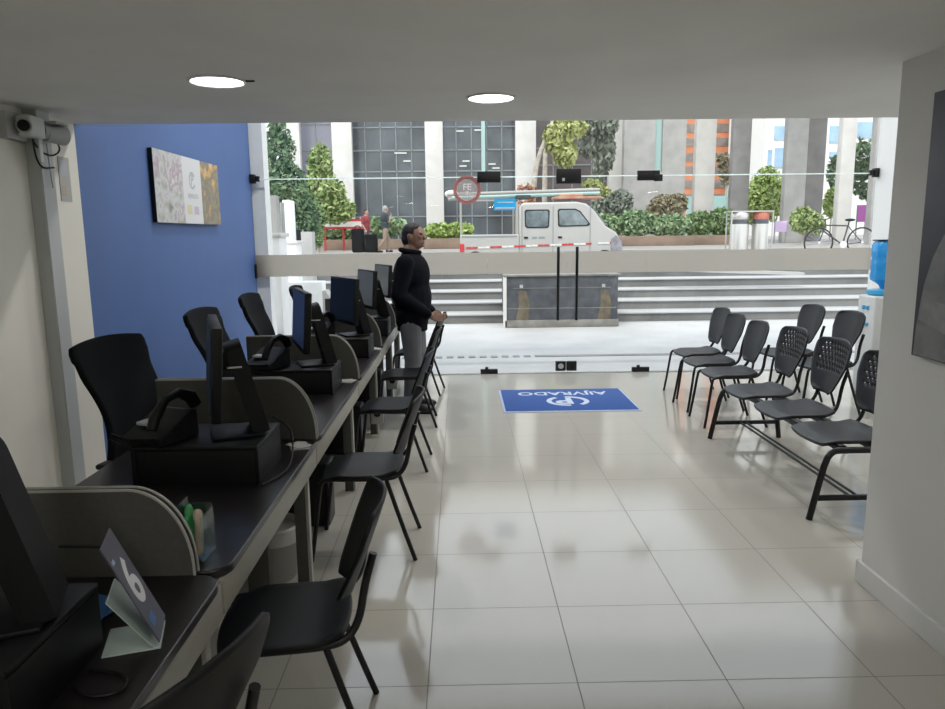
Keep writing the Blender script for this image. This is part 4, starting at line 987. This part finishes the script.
# broad concrete wall and colonnade
t2 = thing('concrete_building', 'broad grey concrete wall with a narrow aqua slit', 'building', (at(650, 150, 41).x, 41, S))
ox = t2.location.x
a, c = at(624, 150, 41).x-ox, at(686, 150, 41).x-ox; s0, s1 = at(655, 150, 41).x-ox, at(662.5, 150, 41).x-ox
MB().box((a, 0, 0), (s0, .5, HB)).box((s1, 0, 0), (c, .5, HB)).box((s0, 0, 0), (s1, .5, Z_(172, 41, 650)-S)).obj('wall', M['stone2'], t2, 0)
MB().box((s0, .25, Z_(172, 41, 650)-S), (s1, .3, HB)).obj('aqua_slit', M['aqua'], t2, 0)
t3 = thing('colonnade', 'row of tall grey columns beyond the bins and the bicycle', 'colonnade', (at(780, 150, 40).x, 40, S))
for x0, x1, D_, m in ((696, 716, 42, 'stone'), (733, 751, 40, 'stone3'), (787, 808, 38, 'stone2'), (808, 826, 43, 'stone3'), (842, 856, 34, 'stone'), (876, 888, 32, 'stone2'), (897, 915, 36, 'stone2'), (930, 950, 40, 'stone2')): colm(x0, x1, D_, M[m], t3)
MB().box((at(690, 150, 42).x-t3.location.x, -9, HB), (at(960, 150, 42).x-t3.location.x, 4, HB+1)).obj('roof_slab', M['stone2'], t3, 0)
t4 = thing('brick_building', 'far orange brick building seen between the grey columns', 'building', (at(725, 150, 105).x, 105, S))
ox = t4.location.x; a, c = at(660, 150, 105).x-ox, at(766, 150, 105).x-ox
MB().box((a, 0, 0), (c, 12, 30)).obj('brick_wall', M['orange'], t4, 0)
for y in (128, 142, 157, 170, 184, 198):
    z = Z_(y, 105, 725)-S; MB().box((a-.05, -.08, z-.55), (c+.05, .0, z+.55)).obj('window_band', M['bwin'], t4, 0)
t5 = thing('white_building', 'far white building with blue windows behind the grey columns', 'building', (at(840, 150, 90).x, 90, S))
ox = t5.location.x; a, c = at(764, 150, 90).x-ox, at(960, 150, 90).x-ox
MB().box((a, 0, 0), (c, 12, 26)).obj('wall', M['white_b'], t5, 0)
for x0, x1, y0, y1 in ((767, 772, 150, 172), (774, 787, 126, 140), (774, 787, 148, 168), (829, 842, 126, 143), (857, 876, 122, 138), (829, 842, 152, 158)):
    p0 = at(x0, y1, 90); p1 = at(x1, y0, 90)
    w_ = MB().box((p0.x-ox, -.1, p0.z-S), (p1.x-ox, 0, p1.z-S)).obj('window', M['bluewin'], t5, 0)
tag(MB().box((at(687, 200, 60).x, 60, S), (at(735, 200, 60).x, 60.2, Z_(196, 60, 710))).box((at(727, 200, 60).x, 59.9, S), (at(728.5, 200, 60).x, 60, Z_(190, 60, 710))).obj('aqua_hoarding', M['aqua']), 'pale aqua hoarding between the grey columns', 'fence')
M['mag'] = mat('magenta_banner', (.48, .12, .42), .6); M['lil'] = mat('lilac_poster', (.50, .38, .58), .6)
for x0, x1, y0, y1, D_, m, lab, nm in ((857, 867, 205, 222, 46, 'mag', 'magenta banner standing behind the bicycle column', 'street_banner'), (775, 787, 221, 232, 36.5, 'lil', 'lilac board low between the bins and the tufted bush', 'street_board')):
    p0 = at(x0, y1, D_); p1 = at(x1, y0, D_)
    t = thing(nm, lab, 'banner', (p0.x, D_, S)); MB().box((0, 0, p0.z-S), (p1.x-p0.x, .03, p1.z-S)).obj('cloth', M[m], t, 0)
    for xx in (0, p1.x-p0.x): MB().box((xx-.03, .03, 0), (xx+.03, .09, p1.z-S)).obj('pole', M['mullion'], t, 0)
# red slatted barrier in front of the hedge
D = 31.5; a, c = X_(325, D), X_(362, D); zt = Z_(219, D, 340)-S
t = thing('street_barrier', 'red and white slatted barrier before the planter hedge', 'barrier', (a, D, S))
MB().box((0, 0, zt-.10), (c-a, .04, zt)).box((0, 0, zt-.42), (c-a, .04, zt-.33)).obj('rail', M['red'], t, 0)
MB().box((0, .01, zt-.33), (c-a, .03, zt-.10)).obj('infill', M['white_b'], t, 0)
for xx in (0, (c-a)/2, c-a): MB().box((xx-.04, .04, 0), (xx+.04, .09, zt)).obj('post', M['red'], t, 0)

# ------------------------------------------------------------------ double-cab pickup
DV = 22.0
def vx(x): return at(x, 235, DV).x
x0 = vx(458); t = thing('pickup_van', 'white double cab pickup van with pipes on its rack', 'van', (x0, DV, S)); WZ = RZ-S+.29
def VX(x): return vx(x)-x0
def VZ(y): return Z_(y, DV, 540)-S
FM = frame_M((0, 0, 0), (1, 0, 0), (0, 0, 1))      # local xy -> x,z ; extrudes towards -Y
def side(poly, y0, y1): return MB().prism([(VX(x), VZ(y)) for x, y in poly], -y1, -y0, FM)
cabp = [(519, 263), (519, 207), (523, 202.5), (576, 202), (586, 204), (594, 211), (606, 227), (616, 233), (621, 241), (623, 250), (622, 262)]
o = side(cabp, 0, 1.55).obj('cab', M['vanw'], t, 30); mods(o, bevel=.05)
o = side([(460, 262), (460, 234), (519, 234), (519, 262)], 0, 1.55).obj('load_bed', M['vanw'], t, 0); mods(o, bevel=.02)
MB().box((VX(462), -.012, VZ(236.5)), (VX(517), -.001, VZ(235.3))).obj('bed_groove', M['mullion'], t, 0)
for poly in ([(525, 226), (524.5, 211.5), (526, 209.5), (548, 209.5), (549.5, 211), (549, 226.5), (547, 228), (527, 228)], [(558, 226), (557.5, 210.5), (559, 209), (575, 209), (580, 211.5), (590, 224.5), (588, 226.5), (560, 227)]):
    sc_ = [(548.5 if False else x, y) for x, y in poly]
    f_ = side(sc_, -.014, .002).obj('window_frame', M['blackm'], t, 0)
    cx = sum(p[0] for p in sc_)/len(sc_); cy = sum(p[1] for p in sc_)/len(sc_)
    side([(cx+(x-cx)*.90, cy+(y-cy)*.86) for x, y in sc_], -.020, -.0142).obj('window_glass', M['vglass'], f_, 0)
g = MB()
for xx in (522, 553, 590): g.box((VX(xx)-.012, -.008, VZ(252)), (VX(xx)+.012, .002, VZ(206)))
g.obj('door_seam', M['mullion'], t, 0)
for xx in (524, 558): MB().box((VX(xx), -.03, VZ(238.5)), (VX(xx+4), .0, VZ(236.5)), .01).obj('door_handle', M['blackm'], t)
text_mb('CARGA', .17, frame_M((VX(538.5), -.006, VZ(237.5)), (1, 0, 0), (0, 0, 1)), bold=.004).obj('door_lettering', M['mullion'], t, 0) if False else MB().box((VX(532), -.006, VZ(238.8)), (VX(537), .001, VZ(236.6))).box((VX(538.5), -.006, VZ(238.8)), (VX(545), .001, VZ(236.6))).obj('door_print', M['mullion'], t, 0)
# windscreen on the sloping front
a = Vector((VX(593.6), 0, VZ(210.6))); c = Vector((VX(605.6), 0, VZ(226.6))); n = Vector((c.z-a.z, 0, a.x-c.x)).normalized()*-1
q = [a+Vector((0, .1, 0))+n*.052, c+Vector((0, .1, 0))+n*.052, c+Vector((0, 1.45, 0))+n*.052, a+Vector((0, 1.45, 0))+n*.052]
MB().add(q+[p-n*.03 for p in q], [(0, 1, 2, 3), (4, 7, 6, 5), (0, 4, 5, 1), (1, 5, 6, 2), (2, 6, 7, 3), (3, 7, 4, 0)]).obj('windscreen', M['vglass'], t, 0)
g = MB()
for xx in (475, 605):
    for yy in (-.02, 1.35): g2 = MB().cone((VX(xx), yy, WZ), (VX(xx), yy+.2, WZ), .29, seg=24).obj('wheel', M['tyre'], t); MB().cone((VX(xx), yy-.01, WZ), (VX(xx), yy, WZ), .16, seg=20).obj('hub', M['chrome'], g2)
o = side([(611, 250), (611, 240), (616, 236), (621, 241), (622.5, 249), (622, 256), (613, 256)], -.03, .4).obj('headlight', mat('grey_headlight', (.20, .20, .22), .15, spec=.8, var=.4, scale=6), t, 30)
side([(586, 263), (589, 256), (597, 251.5), (607, 252.5), (612, 263)], -.02, .05).obj('wheel_arch', M['mullion'], t, 0)
for k, xx in enumerate(range(466, 612, 6)):
    if 590 < xx < 597: continue
    yy = 247.2-.025*(xx-466)
    MB().box((VX(xx), -.018, VZ(yy+.9)), (VX(xx+5.6), -.012, VZ(yy-.9))).obj('reflective_strip', M['red'] if (k//2) % 2 == 0 else M['white_b'], t, 0)
side([(459.5, 251), (459.5, 243), (464, 243), (464, 251)], -.03, .1).obj('tail_lamp', M['red'], t, 0)
# rack with its load
rk = MB()
for xx in (461, 517): 
    for yy in (.06, 1.49): rk.box((VX(xx)-.03, yy-.03, VZ(238)), (VX(xx)+.03, yy+.03, VZ(200)))
    rk.box((VX(xx)-.03, .03, VZ(201)), (VX(xx)+.03, 1.52, VZ(199)))
rk.box((VX(461), .03, VZ(200.5)), (VX(517), .09, VZ(199))).obj('rack', M['trimw'], t, 0)
tag(t, group=None)
pl = [(448, 600, 193.5, .05, 'trimw'), (452, 602, 196.5, .05, 'aqua'), (470, 596, 192, .04, 'trimw'), (448, 520, 198, .05, 'stone2')]
for k, (xa, xb, yy, rad, m) in enumerate(pl):
    y_ = DV+.2+.25*k; z_ = Z_(yy, DV, 520)
    tag(MB().tube([(vx(xa), y_, max(z_, Z_(199, DV, 520)+rad)), (vx(xb), y_, max(z_+.10, Z_(198, DV, 520)))], rad, 10).obj('roof_pipe', M[m]), ('long pale pipe tied along the front side of the van rack', 'aqua pipe lying on the van rack', 'thin pale pipe across the middle of the van rack', 'short grey pipe on the rear of the van rack')[k], 'pipe')
tag(MB().box((vx(555), DV+.3, Z_(198.4, DV, 580)), (vx(603), DV+1.0, Z_(195.5, DV, 580)), .05).box((vx(560), DV+.35, Z_(196, DV, 580)), (vx(585), DV+.9, Z_(192.5, DV, 580)), .05).obj('orange_tarpaulin', mat('faded_orange_tarp', (.52, .20, .12), .8, c2=(.62, .42, .32), scale=3), None, 30), 'faded orange bundle on the cab roof of the van', 'bundle')
tag(MB().box((vx(516), DV+.25, Z_(198.6, DV, 520)), (vx(532), DV+.8, Z_(194.5, DV, 520)), .05).obj('dark_bundle', mat('dark_tarp', (.09, .10, .09), .8), None, 30), 'dark bundle on the van rack just behind the cab', 'bundle')
tag(MB().ball((vx(452), DV+.6, Z_(193, DV, 450)), (.22, .2, .12)).tube([(vx(452), DV+.6, Z_(193, DV, 450)), (vx(465), DV+.5, Z_(198, DV, 450))], .05).obj('white_bag', M['white_b']), 'pale wrapped bundle hanging over the rear end of the van rack', 'bundle')

# ------------------------------------------------------------------ steel bins and bicycle
DB = 18.0
def bx_(x): return at(x, 235, DB).x
xa = bx_(731); t = thing('litter_bins', 'pair of stainless steel litter bins under one roofed frame', 'litter bin', (xa, DB, S))
W2 = bx_(772)-xa; zt = Z_(212, DB, 750)-S
for xx in (0, W2): MB().tube([(xx, 0, 0), (xx, 0, zt), (xx, .34, zt), (xx, .34, 0)], .018, 8).obj('frame', M['steelbin'], t)
MB().box((-.02, -.03, zt), (W2+.02, .38, zt+.03), .01).obj('roof', M['steelbin'], t)
for k, (xl, xh) in enumerate(((732.5, 750.5), (755, 770.5))):
    cx = (bx_(xl)+bx_(xh))/2-xa; r_ = (bx_(xh)-bx_(xl))/2
    bb = MB().lathe([(r_*.9, .12), (r_, .14), (r_, .80), (r_*.97, .82), (.02, .83)], (cx, .17, 0), 26).obj('bin', M['steelbin'], t)
    MB().lathe([(r_*.97, .92), (r_, .93), (r_, 1.07), (r_*.9, 1.10), (.02, 1.11)], (cx, .17, 0), 26).obj('lid', M['steelbin'] if k == 0 else M['redfade'], bb)
    MB().lathe([(r_*.985, .815), (r_*.985, .93)], (cx, .17, 0), 26).obj('band', M['granite'], bb)
DK = 17.6
def kx(x): return at(x, 235, DK).x
xa = kx(819); t = thing('bicycle', 'parked bicycle at the street edge by the columns', 'bicycle', (xa, DK, S))
wb = kx(862)-xa; R_ = .345
for xx in (0, wb):
    w_ = MB().tube([(xx+R_*math.cos(g), 0, R_+R_*math.sin(g)) for g in np.linspace(0, 2*PI, 32, endpoint=False)], .020, 8, closed=True).obj('wheel', M['tyre'], t)
    sp = MB()
    for g in np.linspace(0, 2*PI, 18, endpoint=False): sp.cone((xx, 0, R_), (xx+R_*math.cos(g), 0, R_+R_*math.sin(g)), .003, seg=5)
    sp.cone((xx, -.04, R_), (xx, .04, R_), .03).obj('spokes', M['chrome'], w_)
bb_ = (wb*.56, 0, .29); st_ = (wb*.66, 0, .74); hd = (wb*.14, 0, .76); hd2 = (wb*.10, 0, .62)
M['bike'] = mat('dark_bicycle_frame', (.05, .05, .055), .4)
MB().tube([hd, st_], .018).tube([hd2, bb_], .020).tube([bb_, st_], .018).tube([bb_, (wb, 0, R_)], .012).tube([st_, (wb, 0, R_)], .012).tube([hd, hd2], .022).tube([hd2, (0, 0, R_)], .015).obj('frame', M['bike'], t)
MB().tube([hd, (wb*.12, 0, .90)], .014).tube([(wb*.06, -.28, .92), (wb*.12, -.1, .90), (wb*.12, .1, .90), (wb*.06, .28, .92)], .013, 8, 1).obj('handlebar', M['bike'], t)
MB().tube([st_, (wb*.68, 0, .86)], .014).ball((wb*.70, 0, .88), (.13, .06, .035)).obj('saddle', M['black'], t)
MB().cone((bb_[0], -.03, bb_[2]), (bb_[0], -.045, bb_[2]), .09, seg=20).tube([bb_, (bb_[0]+.12, -.08, bb_[2]-.12)], .012).obj('crank', M['chrome'], t)

# ------------------------------------------------------------------ walkers on the street
M['wt'] = mat('dark_teal_shirt', (.035, .05, .055), .8); M['wr'] = mat('dark_red_top', (.26, .04, .05), .8); M['wk'] = mat('khaki_shorts', (.30, .22, .17), .8); M['wg'] = mat('grey_hat', (.33, .34, .35), .8)
JW = dict(head=(0, .05, 1.60), neck=(0, .02, 1.46), hipz=.88, belly=.95, hem=.80, top='shirt', short=True, turn=0,
          sho=[(-.18, 0, 1.37), (.18, 0, 1.37)], elb=[(-.22, -.03, 1.10), (.22, .10, 1.12)], wri=[(-.20, .16, .95), (.10, .22, 1.33)],
          hand=[(0, .6, -.8), (-.2, .2, 1)], thumb=[(.4, .8, .3), (-.9, .3, .1)],
          hip=[(-.09, 0, .84), (.09, 0, .84)], kne=[(-.10, .16, .48), (.10, -.04, .47)], ank=[(-.10, .12, .085), (.10, -.32, .12)])
pw = at(385, 236, 27.5)
w = person('walker in a dark shirt and grey cap crossing the street', (pw.x, 27.5, S), math.radians(-70), JW, dict(skin=M['skin2'], hair=M['wg'], top=M['wt'], leg=M['wk'], shoe=M['shoe']), .012, 1.0, fingers=True)
JW2 = dict(JW); JW2.update(elb=[(-.23, -.02, 1.10), (.23, .02, 1.10)], wri=[(-.22, .10, .90), (.22, .14, .92)], hand=[(0, .3, -.95), (0, .3, -.95)], thumb=[(.3, .9, .2), (-.3, .9, .2)], kne=[(-.10, .06, .48), (.10, .0, .47)], ank=[(-.10, .04, .085), (.10, -.06, .085)])
pw = at(366, 236, 28.2)
person('walker in a dark red top behind the black luggage', (pw.x, 28.2, S), math.radians(-120), JW2, dict(skin=M['skin2'], hair=M['hair'], top=M['wr'], leg=M['trousers'], shoe=M['shoe']), .012, .94)
for k, (x, y, D_, sx, sz, lab) in enumerate(((358, 240, 26.9, .22, .44, 'taller black travel bag at the feet of the walkers'), (371, 244, 26.85, .24, .34, 'squat black travel bag beside the taller one'))):
    p = at(x, y, D_); t = thing('travel_bag', lab, 'bag', (p.x, D_, S), 0, 'black travel bags on the street')
    o = MB().box((-sx, -.16, .02), (sx, .16, sz*2), .07, 3).obj('bag_body', M['mesh'], t)
    MB().tube([(-.1, 0, sz*2-.02), (-.09, 0, sz*2+.1), (.09, 0, sz*2+.1), (.1, 0, sz*2-.02)], .018, 8, 1).obj('handle', M['black'], t)

# ================================================================== light
W = bpy.data.worlds.new('sky'); bpy.context.scene.world = W; W.use_nodes = True
nt = W.node_tree; bg = nt.nodes['Background']
tc = nt.nodes.new('ShaderNodeTexCoord'); sp = nt.nodes.new('ShaderNodeSeparateXYZ'); cr = nt.nodes.new('ShaderNodeValToRGB')
cr.color_ramp.elements[0].position = 0; cr.color_ramp.elements[0].color = (.93, .95, .96, 1)
cr.color_ramp.elements[1].position = .7; cr.color_ramp.elements[1].color = (.78, .87, 1., 1)
nt.links.new(tc.outputs['Generated'], sp.inputs[0]); nt.links.new(sp.outputs[2], cr.inputs[0]); nt.links.new(cr.outputs[0], bg.inputs[0])
bg.inputs[1].default_value = SKY = 1.9
sl = bpy.data.lights.new('sun', 'SUN'); sl.energy = 2.2; sl.angle = math.radians(25); sl.color = (1, .96, .9)
so = bpy.data.objects.new('sun', sl); COL.objects.link(so); so.rotation_euler = (math.radians(28), math.radians(-14), 0)
# added unseen downlights that brighten the room, modelled on the two in view
downlight(3.4, 4.0, HC, 'added unseen downlight over the waiting chairs by the poster wall')
for x, y, lab in ((.20, .7, 'added unseen downlight over the aisle just behind the camera'), (-1.1, .4, 'added unseen downlight over the desks just behind the camera'), (.9, -.9, 'added unseen downlight behind the camera beside the poster wall'), (-.6, -1.2, 'added unseen downlight behind the camera in the middle'), (-1.7, -1.9, 'added unseen downlight behind the camera at the cream wall'), (.8, -2.3, 'added unseen downlight at the rear wall')):
    downlight(x, y, HC, lab)
for k, (x, y, w_) in enumerate(((p1.x, p1.y, 7), (p2.x, p2.y, 6), (3.4, 4.0, 7), (.20, .7, 3.5), (-1.1, .4, 4), (.9, -.9, 5), (-.6, -1.2, 6), (-1.7, -1.9, 6), (.8, -2.3, 6))):  # first two sit in the visible downlights, the rest are added fill
    ll = bpy.data.lights.new('downlight_or_fill_lamp', 'AREA'); ll.shape = 'DISK'; ll.size = .2; ll.energy = w_; ll.color = (1, .975, .93)
    lo = bpy.data.objects.new('downlight_or_fill_lamp', ll); COL.objects.link(lo); lo.location = (x, y, HC-.012)
for x, y, lab in ((-1.2, 6.6, 'added unseen high downlight over the far desks'), (.9, 6.6, 'added unseen high downlight over the door mat'), (3.0, 6.6, 'added unseen high downlight over the waiting chairs')):  # added high lamps, unseen, to brighten floor and blue wall by the glass
    downlight(x, y, HU, lab)
    ll = bpy.data.lights.new('downlight_or_fill_lamp', 'AREA'); ll.shape = 'DISK'; ll.size = .2; ll.energy = 42; ll.color = (1, .98, .95)
    lo = bpy.data.objects.new('downlight_or_fill_lamp', ll); COL.objects.link(lo); lo.location = (x, y, HU-.012)
sc = bpy.context.scene
sc.view_settings.view_transform = 'Standard'; sc.view_settings.look = 'None'
sc.view_settings.exposure = 0.1; sc.view_settings.gamma = 1.0
sc.cycles.use_denoising = True
sc.cycles.max_bounces = 10; sc.cycles.diffuse_bounces = 5; sc.cycles.transparent_max_bounces = 16
sc.cycles.sample_clamp_indirect = 6.
